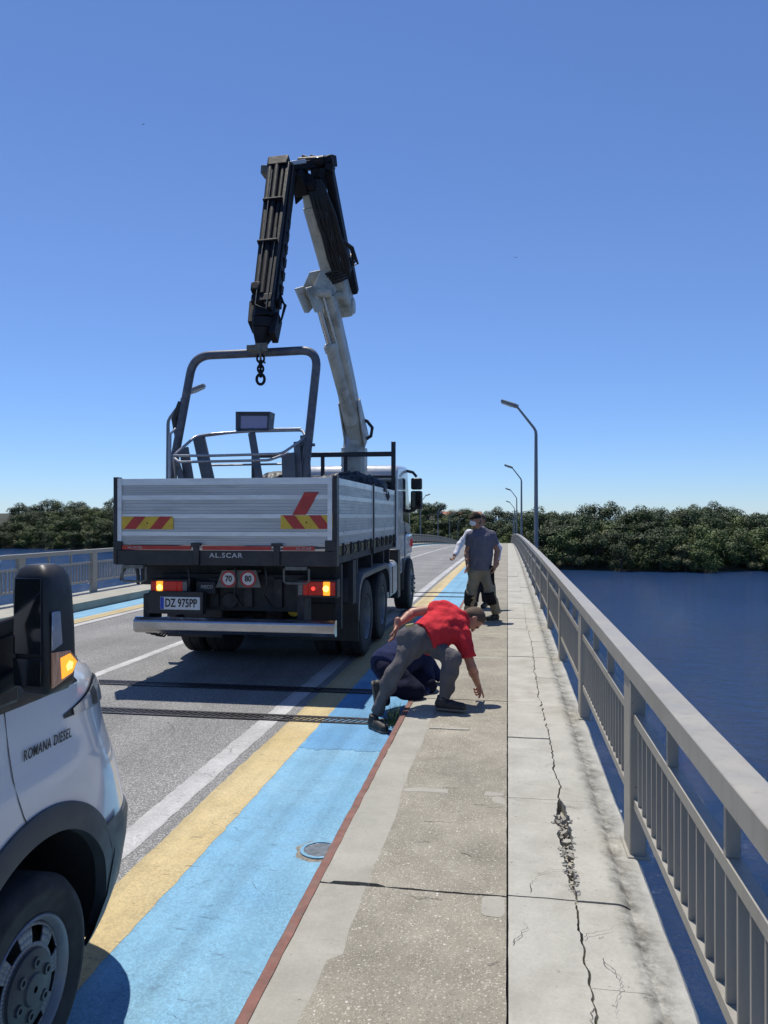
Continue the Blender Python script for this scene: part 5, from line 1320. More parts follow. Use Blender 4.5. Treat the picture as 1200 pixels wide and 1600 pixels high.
class SDF:
    def __init__(s, h=.009): s.pr = []; s.cuts = []; s.h = h; s.fold = 0.0; s.seed = 0.0
    def cone(s, a, b, ra, rb, k=.03, caps=(0, 0), sub=False): s.pr.append(('c', np.array(a, float), np.array(b, float), ra, rb, k, caps, sub)); return s
    def ell(s, c, ax, rad, k=.02, sub=False): s.pr.append(('e', np.array(c, float), np.array(ax, float), np.array(rad, float), None, k, None, sub)); return s
    def cut(s, c, n): s.cuts.append((np.array(c, float), _n(np.array(n, float)))); return s
    def mesh(s):
        lo = np.full(3, 1e9); hi = -lo
        for p in s.pr:
            if p[0] == 'c': r = max(p[3], p[4]); L = np.minimum(p[1], p[2]) - r; H = np.maximum(p[1], p[2]) + r
            else: r = p[3].max(); L = p[1] - r; H = p[1] + r
            lo = np.minimum(lo, L); hi = np.maximum(hi, H)
        lo -= .04; hi += .04; h = s.h; n = np.ceil((hi - lo) / h).astype(int) + 1
        D = np.full(n, .3); 
        for p in s.pr:
            if p[0] == 'c': r = max(p[3], p[4]); L = np.minimum(p[1], p[2]) - r; H = np.maximum(p[1], p[2]) + r
            else: r = p[3].max(); L = p[1] - r; H = p[1] + r
            pad = p[5] + .03; i0 = np.clip(np.floor((L - pad - lo) / h).astype(int), 0, n - 1); i1 = np.clip(np.ceil((H + pad - lo) / h).astype(int) + 1, 1, n)
            g = [lo[a] + h * np.arange(i0[a], i1[a]) for a in range(3)]
            X, Y, Z = np.meshgrid(*g, indexing='ij'); Q = np.stack([X, Y, Z], -1)
            if p[0] == 'c':
                ba = p[2] - p[1]; l2 = (ba ** 2).sum(); w_ = Q - p[1]; t0 = (w_ @ ba) / l2; t = np.clip(t0, 0, 1)
                d = np.linalg.norm(w_ - t[..., None] * ba, axis=-1) - (p[3] + (p[4] - p[3]) * t)
                L_ = math.sqrt(l2)
                if p[6][0]: d = np.maximum(d, -t0 * L_)
                if p[6][1]: d = np.maximum(d, (t0 - 1) * L_)
            else:
                q = (Q - p[1]) @ p[2].T; kk = np.linalg.norm(q / p[3], axis=-1); k2 = np.linalg.norm(q / p[3] ** 2, axis=-1) + 1e-9; d = kk * (kk - 1) / k2
            sl_ = tuple(slice(i0[a], i1[a]) for a in range(3)); k = p[5]
            if p[7]:
                e = D[sl_]; hh = np.clip(.5 - .5 * (e + d) / k, 0, 1); D[sl_] = e + (-d - e) * hh + k * hh * (1 - hh)
            else:
                e = D[sl_]; hh = np.clip(.5 + .5 * (e - d) / k, 0, 1); D[sl_] = e + (d - e) * hh - k * hh * (1 - hh)
        g = [lo[a] + h * np.arange(n[a]) for a in range(3)]; X, Y, Z = np.meshgrid(*g, indexing='ij')
        if s.fold:
            r_ = random.Random(s.seed); f = 0
            for i in range(7):
                v = np.array([r_.gauss(0, 1), r_.gauss(0, 1), r_.gauss(0, 1)]); v = _n(v) * r_.uniform(28, 75)
                w2 = _n(np.array([r_.gauss(0, 1), r_.gauss(0, 1), r_.gauss(0, 1)])) * r_.uniform(8, 18)
                f = f + np.sin(X * v[0] + Y * v[1] + Z * v[2] + 1.6 * np.sin(X * w2[0] + Y * w2[1] + Z * w2[2] + i) + i * 1.7)
            D = D + s.fold * f / 3.0
        for c, nn in s.cuts: D = np.maximum(D, (X - c[0]) * nn[0] + (Y - c[1]) * nn[1] + (Z - c[2]) * nn[2])
        return surface_nets(D, lo, h)
def sdf_obj(name, sdfs, matl, parent):
    if not isinstance(sdfs, list): sdfs = [sdfs]
    Vs = []; Fs = []; b = 0
    for s in sdfs:
        V, Fq = s.mesh(); Vs.append(V); Fs.append(Fq + b); b += len(V)
    V = np.concatenate(Vs); Fq = np.concatenate(Fs)
    loc = np.zeros(3); q_ = parent
    while q_ is not None: loc = loc + np.array(q_.location); q_ = q_.parent
    me = bpy.data.meshes.new(name); me.from_pydata((V - loc).tolist(), [], Fq.tolist()); me.materials.append(matl); me.update()
    me.polygons.foreach_set('use_smooth', [True] * len(me.polygons))
    o = bpy.data.objects.new(name, me); COL.objects.link(o); o.parent = parent
    sm = o.modifiers.new('relax', 'SMOOTH'); sm.factor = .5; sm.iterations = 2
    return o
def A(v): return np.array(v, float)
def hand(wrist, d, across, curls, thumb=(.6, .5), sc=1.0, thumb_side=1):
    """palm + four unequal bent fingers + thumb; d points to the fingers, across to the thumb side"""
    d = _n(A(d)); ac = A(across); ac = _n(ac - d * (ac @ d)); nn = np.cross(d, ac)
    s = SDF(.0036); w = A(wrist)
    s.cone(w - d * .05, w + d * .01, .027 * sc, .026 * sc, .015)
    for t in (-.022, 0, .022): s.cone(w + d * .012 + ac * t * .55, w + d * .080 * sc + ac * t * 1.15, .0165 * sc, .0135 * sc, .012)
    lens = [.070, .080, .074, .058]
    for i in range(4):
        b = w + d * (.086 - .005 * abs(i - 1.2)) * sc + ac * (.031 - .0205 * i) * sc; ang = 0; p = b; L = lens[i] * sc
        fan = (1.3 - i) * .06
        for sg, fr in enumerate((.45, .32, .27)):
            ang += curls[i] * (.8 if sg == 0 else 1.0)
            dd = _n(d * math.cos(ang) + nn * math.sin(ang) + ac * fan); q = p + dd * L * fr
            s.cone(p, q, (.0092 - .0008 * sg) * sc, (.0086 - .0010 * sg) * sc, .004); p = q
    t0 = w + d * .022 * sc + ac * .024 * sc; d1 = _n(d * .62 + ac * thumb[0] + nn * thumb[1] * .5); t1 = t0 + d1 * .042 * sc; d2 = _n(d * .85 + ac * thumb[0] * .4 + nn * thumb[1]); t2 = t1 + d2 * .032 * sc; t3 = t2 + _n(d2 + nn * .2) * .024 * sc
    s.cone(t0, t1, .0145 * sc, .0115 * sc, .010); s.cone(t1, t2, .0108 * sc, .0098 * sc, .004); s.cone(t2, t3, .0098 * sc, .008 * sc, .004)
    return s
MAT['skin'] = mat('tanned_skin', (0.36, 0.185, 0.115), .5, 0, .10, 12, .15, 140, .001)
MAT['skin_ruddy'] = mat('ruddy_skin', (0.40, 0.18, 0.115), .5, 0, .12, 12, .15, 140, .001)
def cloth(name, c, bs=17, st=.6, var=.12):
    return mat(name, c, .9, 0, var, 7, st, bs, .03, spec=.12)
MAT['red_cloth'] = cloth('red_cotton', (0.56, 0.035, 0.045)); MAT['grey_trousers'] = cloth('grey_trouser_cloth', (0.115, 0.108, 0.112))
MAT['navy'] = cloth('navy_cloth', (0.020, 0.027, 0.075)); MAT['navy2'] = cloth('dark_navy_cloth', (0.012, 0.014, 0.032))
MAT['grey_cloth'] = cloth('grey_shirt_cloth', (0.145, 0.14, 0.17)); MAT['khaki'] = cloth('khaki_work_cloth', (0.27, 0.235, 0.17)); MAT['kneeblack'] = cloth('black_knee_panel', (0.016, 0.016, 0.018))
MAT['white_cloth'] = cloth('white_shirt_cloth', (0.74, 0.75, 0.80), var=.03); MAT['dark_trousers'] = cloth('dark_trouser_cloth', (0.03, 0.032, 0.045))
MAT['shoe'] = mat('black_work_shoe', (0.02, 0.019, 0.018), .6, 0, .3, 20, .3, 60, .003, dirt=(.09, .08, .065), dscale=12, damt=.5); MAT['sole'] = mat('grey_sole', (0.16, 0.14, 0.12), .8, 0, .2, 20); MAT['olive'] = mat('olive_boot', (0.07, 0.07, 0.035), .7, 0, .2, 12)
MAT['hair'] = mat('short_brown_hair', (0.095, 0.058, 0.034), .75, 0, .45, 90, .9, 180, .006); MAT['maskwhite'] = mat('white_mask', (0.78, 0.78, 0.77), .8, 0, .03, 8); MAT['capdark'] = cloth('dark_cap_cloth', (0.035, 0.028, 0.022)); MAT['eyewhite'] = mat('eye_dark', (0.03, 0.02, 0.016), .2); MAT['beard'] = mat('short_beard', (0.10, 0.065, 0.045), .8, 0, .3, 80, .6, 200, .002)

def frame(up, face):
    up = _n(A(up)); f = A(face); f = _n(f - up * (f @ up)); r = np.cross(f, up); return np.stack([r, f, up])     # rows: right, forward, up
def head_sdf(s, c, fr, sc=1.0, nose=True):
    r, f, u = fr; c = A(c)
    s.ell(c + u * .022 * sc - f * .010 * sc, fr, A((.074, .093, .092)) * sc, .02)
    s.ell(c - u * .035 * sc + f * .022 * sc, fr, A((.058, .066, .075)) * sc, .03)
    s.ell(c - u * .088 * sc + f * .050 * sc, fr, A((.030, .028, .022)) * sc, .025)
    if nose:
        s.cone(c + f * .082 * sc + u * .012 * sc, c + f * .106 * sc - u * .026 * sc, .009 * sc, .013 * sc, .010)
    for sg in (-1, 1):
        s.ell(c + r * .076 * sg * sc - f * .008 * sc - u * .008 * sc, fr, A((.012, .020, .032)) * sc, .006)
        s.ell(c + r * .030 * sg * sc + f * .098 * sc + u * .014 * sc, fr, A((.016, .016, .011)) * sc, .012, True)
    s.cone(c + f * .086 * sc + u * .028 * sc + r * .032, c + f * .086 * sc + u * .028 * sc - r * .032, .009 * sc, .009 * sc, .012)
    s.cone(c + f * .086 * sc - u * .058 * sc + r * .02, c + f * .086 * sc - u * .058 * sc - r * .02, .006 * sc, .006 * sc, .008)
def arm_skin(s, sh, el, wr, k=1.0):
    s.cone(sh, el, .050 * k, .040 * k, .02); fm = A(el) + (A(wr) - A(el)) * .3
    s.cone(el, fm, .040 * k, .042 * k, .02); s.cone(fm, wr, .042 * k, .027 * k, .02)
def torso(s, J, g=0.0, k=.06, depth=1.0):
    sk = g == 0.0
    if sk: depth = .78
    pl, ch = A(J['pelvis']), A(J['chest']); L, Rr = A(J['shL']), A(J['shR']); hl, hr = A(J['hipL']), A(J['hipR'])
    for sh, hp in ((L, hl), (Rr, hr)):
        a = pl + (hp - pl) * .55; b = ch + (sh - ch) * .42
        mid = (a + b) / 2
        s.cone(a, mid, .118 * depth + g, .108 * depth + g, k); s.cone(mid, b, .108 * depth + g, .112 * depth + g, k)
        s.cone(ch, sh, .085 + g, .050 + g, k)
    s.cone(pl, ch, .115 * depth + g, .12 * depth + g, k)
def leg(s, hip, kn, an, g=0.0, k=.03, hem=False):
    if g == 0.0: g = -.012
    s.cone(hip, kn, .088 + g, .060 + g, k); cf = A(kn) + (A(an) - A(kn)) * .3
    s.cone(kn, cf, .058 + g, .058 + g, k); s.cone(cf, an, .058 + g, (.047 if hem else .038) + g, k, (0, 1 if hem else 0))
def shoe(heel, toe, up=(0, 0, 1), k=1.0):
    """heel and toe lie on the ground"""
    h, t, u = A(heel), A(toe), A(up); d = _n(t - h); s = SDF(.007)
    s.cone(h + d * .035 + u * .050, h + d * .14 + u * .046, .042, .042, .02); s.cone(h + d * .14 + u * .046, t - d * .045 + u * .038, .042, .038, .02)
    s.cone(h + d * .05 + u * .05, h + d * .06 + u * .12, .042, .044, .02, (0, 1)); s.cut(h + u * .006, -u); return s
def sole(heel, toe, up=(0, 0, 1)):
    h, t, u = A(heel), A(toe), A(up); d = _n(t - h); s = SDF(.007); s.cone(h + d * .04 + u * .02, t - d * .045 + u * .02, .043, .043, .02); s.cut(h + u * .022, u); s.cut(h - u * .002, -u); return s
def hair_sdf(c, fr, sc=1.0, low=-.02, nape=True):
    r, f, u = fr; c = A(c); s = SDF(.007)
    s.ell(c + u * .024 * sc - f * .012 * sc, fr, A((.081, .099, .100)) * sc, .01)
    if nape: s.ell(c - u * .03 * sc - f * .045 * sc, fr, A((.066, .055, .07)) * sc, .03)
    s.cut(c + f * .045 * sc + u * .06 * sc, f * .86 - u * .5)
    return s
def eyes(c, fr, parent):
    r, f, u = fr; c = A(c); loc = np.array(parent.location)
    for sg in (-1, 1):
        m = MB(); q = c + r * .030 * sg + f * .083 + u * .013 - loc
        m.lathe([(.001, -.010), (.008, -.007), (.011, 0), (.008, .007), (.001, .010)], q, f, 10, cap=False); m.build('eye', MAT['eyewhite'], parent, smooth=180)

# ---------------- man in the red shirt, bent over and pointing at the joint
JR = dict(pelvis=P(653, 999, 6.88), chest=P(703, 973, 7.08), shL=P(690, 950, 7.16), shR=P(722, 996, 6.96), hipL=P(664, 1003, 6.97), hipR=P(645, 1003, 6.80))
o = P(640, 1110, 6.8); PR = empty('person', (o.x, o.y, 0), 0, 'man in red shirt and grey trousers bending low to point at the pavement', 'person')
neck = A(P(728, 962, 7.12)); hc = A(P(739, 967, 7.15)); fr = frame((.78, .32, .10), (.30, -.05, -1))
elL, wrL = A(P(645, 957, 7.20)), A(P(620, 977, 7.02)); elR, wrR = A(P(737, 1043, 6.90)), A(P(746, 1068, 7.05))
s = SDF(.008); head_sdf(s, hc, fr); s.cone(neck - _n(fr[2]) * .06, hc - fr[2] * .05 - fr[1] * .015, .058, .052, .03); torso(s, JR); arm_skin(s, JR['shL'], elL, wrL); arm_skin(s, JR['shR'], elR, wrR)
knR, anR = A(P(616, 1052, 6.74)), A(P(587, 1115, 6.80)); knL, anL = A(P(707, 1030, 6.76)), A(P(693, 1091, 6.74))
leg(s, JR['hipR'], knR, anR); leg(s, JR['hipL'], knL, anL)
tip = A(P(754, 1088, 7.16)); dR = _n(tip - wrR)
h1 = hand(wrR, dR, (.35, -.9, .1), [.06, 1.05, 1.1, 1.15], (.5, .7), 1.05)
h2 = hand(wrL, (-.12, -.25, -.9), (.1, -.9, .2), [.32, .38, .42, .48], (.5, .4), 1.05)
sdf_obj('body', [s, h1, h2], MAT['skin_ruddy'], PR)
s = SDF(.009); s.fold = .008; s.seed = 3; torso(s, JR, .012, .07, 1.0)
slL = A(JR['shL']) + (elL - A(JR['shL'])) * .42; slR = A(JR['shR']) + (elR - A(JR['shR'])) * .66
s.cone(JR['shL'], slL, .074, .072, .05, (0, 1)); s.cone(JR['shR'], slR, .078, .074, .05, (0, 1)); s.cone(A(JR['chest']), neck, .085, .066, .05, (0, 1))
sp = _n(A(JR['chest']) - A(JR['pelvis'])); s.cut(A(JR['pelvis']) + sp * .045, -sp); sdf_obj('shirt', s, MAT['red_cloth'], PR)
s = SDF(.009); s.fold = .011; s.seed = 8
for hp in ('hipL', 'hipR'): s.cone(A(JR['pelvis']) + (A(JR[hp]) - A(JR['pelvis'])) * .5, A(JR['pelvis']) + sp * .09, .116, .110, .05, (0, 1))
s.ell(A(JR['pelvis']) - sp * .05 + A((-.02, 0, .02)), np.eye(3), (.135, .13, .13), .05)
leg(s, JR['hipR'], knR, anR + A((0, 0, .0)), .009, .04, True); leg(s, JR['hipL'], knL, anL + A((0, 0, -.01)), .009, .04, True); sdf_obj('trousers', s, MAT['grey_trousers'], PR)
def gr(p, z): return A((p[0], p[1], z))
hR = gr(P(577, 1117, 6.76), ROADZ + .012); tR = hR + A((.17, -.20, 0)); 
zR = ROADZ + gz(6.7) + .004
for a_, b_, zz_ in ((A((anR[0] - .05, anR[1] + .02, zR)), A((anR[0] + .13, anR[1] - .19, zR)), 0), (A((anL[0] - .07, anL[1] - .0, .002)), A((anL[0] + .21, anL[1] - .06, .002)), 0)):
    so_ = sdf_obj('shoe', shoe(a_, b_), MAT['shoe'], PR); sdf_obj('sole', sole(a_, b_), MAT['sole'], so_)
sdf_obj('hair', hair_sdf(hc, fr), MAT['hair'], PR)
s = SDF(.007); s.ell(hc - fr[2] * .072 + fr[1] * .030, fr, (.056, .062, .044), .01); s.cut(hc - fr[2] * .045, fr[2]); s.cut(hc + fr[1] * .02, -fr[1]); sdf_obj('beard', s, MAT['beard'], PR)
eyes(hc, fr, PR)
s = SDF(.006); q = A(P(636, 978, 6.74)); s.cone(q, q + A((.05, .0, .012)), .016, .014, .01); sdf_obj('glove', s, mat('pale_yellow_glove', (.42, .36, .16), .8, 0, .15, 20), PR)
# ---------------- man in navy kneeling behind him at the kerb
o = P(620, 1080, 7.2); PN = empty('person', (o.x, o.y, 0), 0, 'man in navy blue crouching on the kerb behind the red shirted man', 'person')
JN = dict(pelvis=P(609, 1036, 7.40), chest=P(646, 1012, 7.66), shL=P(640, 998, 7.85), shR=P(662, 1030, 7.55), hipL=P(611, 1036, 7.50), hipR=P(608, 1044, 7.28))
nk = A(P(660, 1004, 7.82)); hn = A(P(674, 1000, 7.95)); frn = frame((.6, .45, -.05), (.3, .1, -1))
knn, ann = A(P(650, 1080, 7.20)), A(P(592, 1072, 7.08)); knn2, ann2 = A(P(668, 1070, 7.45)), A(P(618, 1075, 7.35))
eR_, wR_ = A(P(668, 1060, 7.5)), A(P(662, 1088, 7.32)); eL_, wL_ = A(P(672, 1040, 7.9)), A(P(690, 1062, 7.85))
s = SDF(.009); head_sdf(s, hn, frn); s.cone(nk - frn[2] * .05, hn - frn[2] * .05, .056, .052, .03); torso(s, JN); arm_skin(s, JN['shR'], eR_, wR_); arm_skin(s, JN['shL'], eL_, wL_); leg(s, JN['hipR'], knn, ann); leg(s, JN['hipL'], knn2, ann2)
sdf_obj('body', [s, hand(wR_, (.3, -.2, -.9), (.2, -.9, 0), [.3, .35, .4, .45]), hand(wL_, (.5, .1, -.85), (.1, .9, 0), [.3, .35, .4, .45])], MAT['skin'], PN)
s = SDF(.010); s.fold = .005; s.seed = 21; torso(s, JN, .024, .07, 1.1); s.cone(JN['shR'], eR_, .080, .064, .05); s.cone(eR_, wR_, .062, .045, .03, (0, 1)); s.cone(JN['shL'], eL_, .080, .064, .05); s.cone(eL_, wL_, .062, .045, .03, (0, 1)); s.cone(A(JN['chest']), nk, .085, .068, .05, (0, 1))
spn = _n(A(JN['chest']) - A(JN['pelvis'])); s.ell(A(JN['pelvis']) - spn * .03, np.eye(3), (.155, .16, .135), .06); s.cut(A(JN['pelvis']) - spn * .13, -spn); sdf_obj('jacket', s, MAT['navy'], PN)
s = SDF(.010); s.fold = .005; s.seed = 31; s.ell(A(JN['pelvis']) - spn * .02, np.eye(3), (.145, .15, .13), .05); leg(s, JN['hipR'], knn, ann, .022, .04, True); leg(s, JN['hipL'], knn2, ann2, .022, .04, True); sdf_obj('trousers', s, MAT['navy2'], PN)
for an_ in (A(P(580, 1064, 7.05)), A(P(592, 1060, 7.30))):
    d_ = _n(A((-.55, -.25, -.62))); up_ = _n(np.cross(np.cross(d_, A((.6, -.2, .5))), d_)) * -1.0
    d_ = _n(A((.16, -.10, -.95))); up_ = _n(A((1, .1, 0)) - d_ * (A((1, .1, 0)) @ d_)); hl_ = an_
    so_ = sdf_obj('shoe', shoe(hl_, hl_ + d_ * .27, up_), MAT['shoe'], PN); sdf_obj('sole', sole(hl_, hl_ + d_ * .27, up_), MAT['sole'], so_)
s = SDF(.008); c_ = A(JN['pelvis']) + A((-.01, -.16, .02)); s.cone(c_, c_ + A((.09, .0, -.16)), .022, .018, .01); sdf_obj('tool_loop', s, MAT['shoe'], PN)
sdf_obj('hair', hair_sdf(hn, frn), MAT['hair'], PN)
# ---------------- standing man in grey with mask and cap
dg = 12.72; zg = gz(12.5)
PG = empty('person', (A(P(752, 965, dg))[0], 12.4, zg), 0, 'standing man in grey t-shirt, dark cap and white mask, khaki work trousers', 'person')
JG = dict(pelvis=P(750, 889, dg), chest=P(752, 846, dg), shL=P(768, 837, dg), shR=P(736, 837, dg - .02), hipL=P(758.5, 893, dg), hipR=P(742, 893, dg))
nkg = A(P(750, 826, dg)); hg = A(P(742.5, 812, dg - .06)); frg = frame((.0, -.10, 1), (-.62, -.70, -.22))
eL_, wL_ = A(P(777.5, 861, dg)), A(P(773.5, 881, dg - .10)); eR_, wR_ = A(P(730, 862, dg + .02)), A(P(730, 880, dg - .08))
kL, aL = A(P(767, 929, dg - .08)), A(P(776, 958, dg - .02)); kR, aR = A(P(736, 929, dg)), A(P(732, 954, dg + .35))
s = SDF(.010); head_sdf(s, hg, frg, 1.08); s.cone(nkg - A((0, 0, .05)), hg - frg[2] * .05 - frg[1] * .02, .064, .058, .03); torso(s, JG); arm_skin(s, JG['shL'], eL_, wL_, 1.1); arm_skin(s, JG['shR'], eR_, wR_, 1.1); leg(s, JG['hipL'], kL, aL); leg(s, JG['hipR'], kR, aR)
sdf_obj('body', [s, hand(wL_, (-.08, -.15, -1), (-.3, -.9, 0), [.3, .36, .42, .5], (.5, .5), 1.08), hand(wR_, (.02, -.1, -1), (.3, -.9, 0), [.3, .36, .42, .5], (.5, .5), 1.08)], MAT['skin'], PG)
s = SDF(.010); s.fold = .004; s.seed = 5; torso(s, JG, .020, .07, 1.0); s.cone(A(JG['chest']), nkg, .09, .075, .05, (0, 1))
s.cone(A(JG['chest']) + A((0, 0, .16)), JG['shL'], .075, .05, .06); s.cone(A(JG['chest']) + A((0, 0, .16)), JG['shR'], .075, .05, .06)
s.cone(JG['shL'], A(JG['shL']) + (eL_ - A(JG['shL'])) * .60, .072, .074, .05, (0, 1)); s.cone(JG['shR'], A(JG['shR']) + (eR_ - A(JG['shR'])) * .60, .072, .074, .05, (0, 1)); s.cut(A(JG['pelvis']) + A((0, 0, -.02)), (0, 0, -1)); sdf_obj('t_shirt', s, MAT['grey_cloth'], PG)
s = SDF(.010); s.fold = .010; s.seed = 6; s.cone(A(JG['pelvis']) + A((-.05, 0, .06)), A(JG['hipR']), .122, .12, .05); s.cone(A(JG['pelvis']) + A((.05, 0, .06)), A(JG['hipL']), .122, .12, .05); leg(s, JG['hipL'], kL, aL, .026, .03, True); leg(s, JG['hipR'], kR, aR, .026, .03, True); s.cut(A(JG['pelvis']) + A((0, 0, .09)), (0, 0, 1)); tr = sdf_obj('trousers', s, MAT['khaki'], PG)
for hp_, k_, a_ in (('hipL', kL, aL), ('hipR', kR, aR)):
    s = SDF(.010); q = A(JG[hp_]); s.cone(k_ + (q - k_) * .12 + A((-.02, -.045, 0)), k_ + (a_ - k_) * .50 + A((-.02, -.04, 0)), .094, .080, .02, (1, 1)); sdf_obj('knee_pad', s, MAT['kneeblack'], tr)
s = SDF(.009); q = A(JG['hipL']) + A((.105, -.06, -.02)); s.cone(q, q + A((.01, 0, -.20)), .042, .036, .01); s.cone(q + A((.0, -.02, -.26)), q + A((.01, -.02, -.32)), .05, .045, .02); s.cone(q + A((0, 0, .08)), q + A((-.04, 0, .10)), .045, .04, .02); sdf_obj('tool_pouch', s, MAT['kneeblack'], PG)
for a_, tv in ((aL, A((-.20, -.16, 0))), (aR, A((-.12, -.24, 0)))):
    h_ = A((a_[0] + .03, a_[1] + .05, zg + .002)); so_ = sdf_obj('boot', shoe(h_, h_ + tv * 1.06), MAT['shoe'], PG); sdf_obj('sole', sole(h_, h_ + tv * 1.06), MAT['olive'], so_)
r_, f_, u_ = frg
s = SDF(.007); s.ell(hg + u_ * .030 - f_ * .008, frg, (.084, .102, .098), .01); s.cut(hg + u_ * .022, -u_); s.cone(hg + f_ * .09 + u_ * .045 - r_ * .03, hg + f_ * .155 + u_ * .030 - r_ * .02, .02, .012, .03); s.cone(hg + f_ * .09 + u_ * .045 + r_ * .03, hg + f_ * .155 + u_ * .030 + r_ * .02, .02, .012, .03); s.cone(hg + f_ * .09 + u_ * .045, hg + f_ * .16 + u_ * .028, .02, .012, .03); sdf_obj('cap', s, MAT['capdark'], PG)
s = SDF(.006); s.ell(hg - u_ * .048 + f_ * .050, frg, (.060, .060, .058), .01); s.ell(hg - u_ * .03 + f_ * .105, frg, (.02, .02, .03), .02); s.cut(hg + f_ * .035, -f_); sdf_obj('face_mask', s, MAT['maskwhite'], PG)
s = SDF(.007); s.ell(hg - u_ * .03 - f_ * .04, frg, (.079, .06, .075), .03); s.cut(hg + f_ * .0, f_); sdf_obj('hair', s, MAT['hair'], PG)
eyes(hg, frg, PG)
# ---------------- man in the white shirt behind him
dw = 14.5; zw = gz(14.3)
PW = empty('person', (A(P(748, 947, dw))[0], 14.2, zw), 0, 'man in long sleeved white shirt mostly hidden behind the standing grey shirted man', 'person')
JW = dict(pelvis=P(751, 882, dw), chest=P(753, 846, dw), shL=P(768, 838, dw), shR=P(733, 834, dw), hipL=P(758, 884, dw), hipR=P(745, 884, dw))
hw_ = A(P(751, 812, dw)); frw = frame((0, -.05, 1), (-.5, -.8, -.1)); eR_, wR_ = A(P(718.5, 851, dw - .05)), A(P(711, 868, dw - .18)); eL_, wL_ = A(P(779, 856, dw)), A(P(778, 875, dw - .05))
kL, aL = A(P(758, 916, dw)), A(P(758, 940, dw)); kR, aR = A(P(744, 916, dw)), A(P(742, 940, dw))
s = SDF(.011); head_sdf(s, hw_, frw); s.cone(A(JW['chest']) + A((0, 0, .1)), hw_ - frw[2] * .05, .06, .055, .03); torso(s, JW); arm_skin(s, JW['shL'], eL_, wL_); arm_skin(s, JW['shR'], eR_, wR_); leg(s, JW['hipL'], kL, aL); leg(s, JW['hipR'], kR, aR)
sdf_obj('body', [s, hand(wR_, (-.45, -.3, -.8), (.5, -.8, 0), [.7, .75, .8, .85], (.6, .7)), hand(wL_, (0, -.1, -1), (-.3, -.9, 0), [.3, .35, .4, .45])], MAT['skin'], PW)
s = SDF(.011); s.fold = .004; s.seed = 15; torso(s, JW, .022, .07); s.cone(JW['shR'], eR_, .076, .060, .05); s.cone(eR_, wR_, .058, .046, .03, (0, 1)); s.cone(JW['shL'], eL_, .076, .060, .05); s.cone(eL_, wL_, .058, .046, .03, (0, 1)); s.cone(A(JW['chest']), A(JW['chest']) + A((0, 0, .2)), .09, .07, .05, (0, 1)); s.cut(A(JW['pelvis']) + A((0, 0, .0)), (0, 0, -1)); sdf_obj('shirt', s, MAT['white_cloth'], PW)
s = SDF(.011); s.fold = .004; s.seed = 16; s.ell(A(JW['pelvis']), np.eye(3), (.155, .13, .13), .05); leg(s, JW['hipL'], kL, aL, .018, .03, True); leg(s, JW['hipR'], kR, aR, .018, .03, True); sdf_obj('trousers', s, MAT['dark_trousers'], PW)
for a_ in (aL, aR):
    h_ = A((a_[0] + .02, a_[1] + .06, zw + .002)); so_ = sdf_obj('shoe', shoe(h_, h_ + A((-.08, -.27, 0))), MAT['shoe'], PW)
sdf_obj('hair', hair_sdf(hw_, frw), MAT['hair'], PW); eyes(hw_, frw, PW)
# ================================================================ SMALL THINGS
# drain by the kerb
c = P(491, 1329, 4.30); dz_ = ROADZ + gz(c.y) + .012
DR = empty('drain_grate', (c.x + .035, c.y, dz_ - .006), 0, 'round drain grate in the blue lane against the kerb', 'drain')
m = MB(); m.lathe([(.118, .001), (.118, .007), (.096, .007), (.094, -.03)], (0, 0, 0), (0, 0, 1), 40, cap=False); m.build('frame', MAT['blue'], DR, smooth=30)
m = MB()
for k in range(-5, 6):
    x = k * .016; l = math.sqrt(max(0, .094 ** 2 - x * x)); m.box(-l, l, x - .0045, x + .0045, -.008, .004)
m.build('grille', mat('dark_grate_steel', (.22, .25, .28), .6, .2, .3, 30), DR)
m = MB(); m.lathe([(.095, -.0075), (.001, -.0075)], (0, 0, 0), (0, 0, 1), 24, cap=False); m.build('sump', mat('drain_dark', (.006, .006, .007), .9), DR)
m = MB(); N = 40; rows = [[], []]
for k in range(N + 1):
    a = 2 * math.pi * (k % N) / N; q = .145 + .02 * mnoise.noise(Vector((math.cos(a) * 2, math.sin(a) * 2, 1))) + .008 * mnoise.noise(Vector((math.cos(a) * 9, math.sin(a) * 9, 1)))
    rows[0].append((math.cos(a) * .119, math.sin(a) * .119, .0)); rows[1].append((math.cos(a) * q, math.sin(a) * q, -.004))
m.grid(rows); m.build('broken_surround', mat('cracked_mortar', (.22, .20, .165), .9, 0, .45, 40, .7, 60), DR)
DR.scale = (.95, .95, 1)
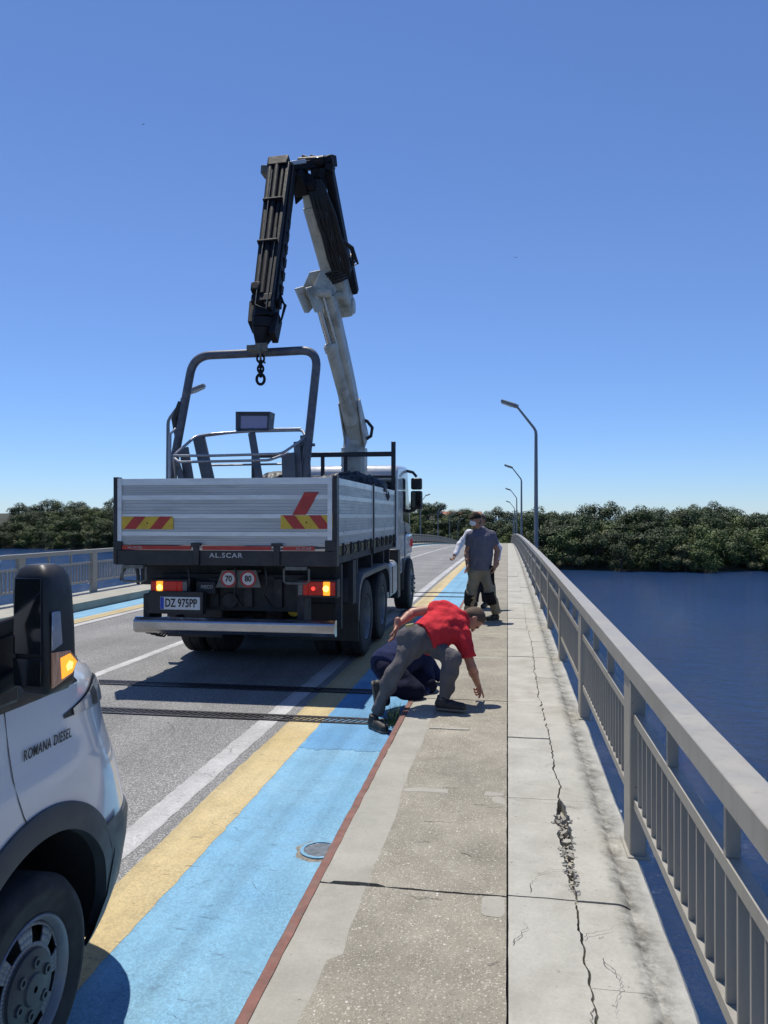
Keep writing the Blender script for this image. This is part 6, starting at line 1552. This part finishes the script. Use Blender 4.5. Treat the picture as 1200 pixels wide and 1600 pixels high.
# tuft of grass at the kerb
g0 = P(612, 1116, 6.85); GT = MB(); r_ = random.Random(3)
for k in range(70):
    x, y = r_.gauss(0, .045), r_.gauss(0, .05); h = r_.uniform(.06, .22); a = r_.uniform(0, 6.28); l = r_.uniform(.02, .10); wv = .0035
    dx, dy = math.cos(a), math.sin(a); px_, py_ = -dy * wv, dx * wv
    p0 = Vector((x, y, 0)); p1 = Vector((x + dx * l * .4, y + dy * l * .4, h * .65)); p2 = Vector((x + dx * l, y + dy * l, h))
    GT.add([p0 - Vector((px_, py_, 0)), p0 + Vector((px_, py_, 0)), p1 + Vector((px_, py_, 0)) * .8, p1 - Vector((px_, py_, 0)) * .8, p2], [(0, 1, 2, 3), (3, 2, 4)])
go = GT.build('grass_tuft', mat('weed_green', (.075, .12, .035), .7, 0, .4, 20), None, fix=False); go.location = (-1.0, g0.y, ROADZ + .003)
tag(go, 'small green weed growing from the gutter beside the red shirted man', 'weed')
# dark tarpaulin heaps in the truck bed
def heap(name, pts, label, seed):
    o = empty(name, tuple(pts[0][0]), 0, label, 'tarpaulin'); s = SDF(.02); s.fold = .02; s.seed = seed
    for p, r in pts: s.ell(p, np.eye(3), (r[0], r[1], r[2]), .06)
    s.cut((0, 0, TZ + 1.505), (0, 0, -1)); q = sdf_obj('tarpaulin_sheet', s, MAT['tarp'], o); return o
MAT['tarp'] = mat('black_tarpaulin', (.012, .012, .014), .55, 0, .3, 8, .5, 18, .02)
Yh = 11.6
heap('tarpaulin', [(at(548, 760, Yh), (.40, .40, .22)), (at(520, 762, Yh - .3), (.4, .4, .18)), (at(570, 765, Yh), (.34, .38, .20)), (at(588, 774, Yh + .3), (.2, .35, .16))], 'black tarpaulin heap against the right side board of the truck bed', 5)
heap('tarpaulin', [(at(432, 757, Yh), (.34, .36, .2)), (at(455, 760, Yh), (.34, .36, .2)), (at(480, 762, Yh), (.3, .3, .18))], 'lower black tarpaulin heap behind the cage slats in the middle of the truck bed', 9)
# two birds far up
MAT['birddark'] = mat('dark_feathers', (.03, .03, .03), .8)
for px, py, lab in ((223, 193, 'tiny dark bird high in the sky on the left'), (806, 402, 'tiny dark bird in the sky above the street lamps')):
    c = at(px, py, 150); m = MB()
    m.tube([(-.0, -.18, 0), (0, -.08, .02), (0, .08, .02), (0, .2, .0)], [.01, .05, .055, .02], 8)
    b = m.build('bird', MAT['birddark'], None, smooth=60); b.location = c; tag(b, lab, 'bird')
    for s in (-1, 1):
        m = MB(); m.add([(0, -.05, .03), (0, .07, .03), (s * .22, .09, .12), (s * .22, -.03, .12), (s * .45, -.02, .05)], [(0, 1, 2, 3), (3, 2, 4)]); wg = m.build('wing', MAT['birddark'], b); wg.modifiers.new('s', 'SOLIDIFY').thickness = .01
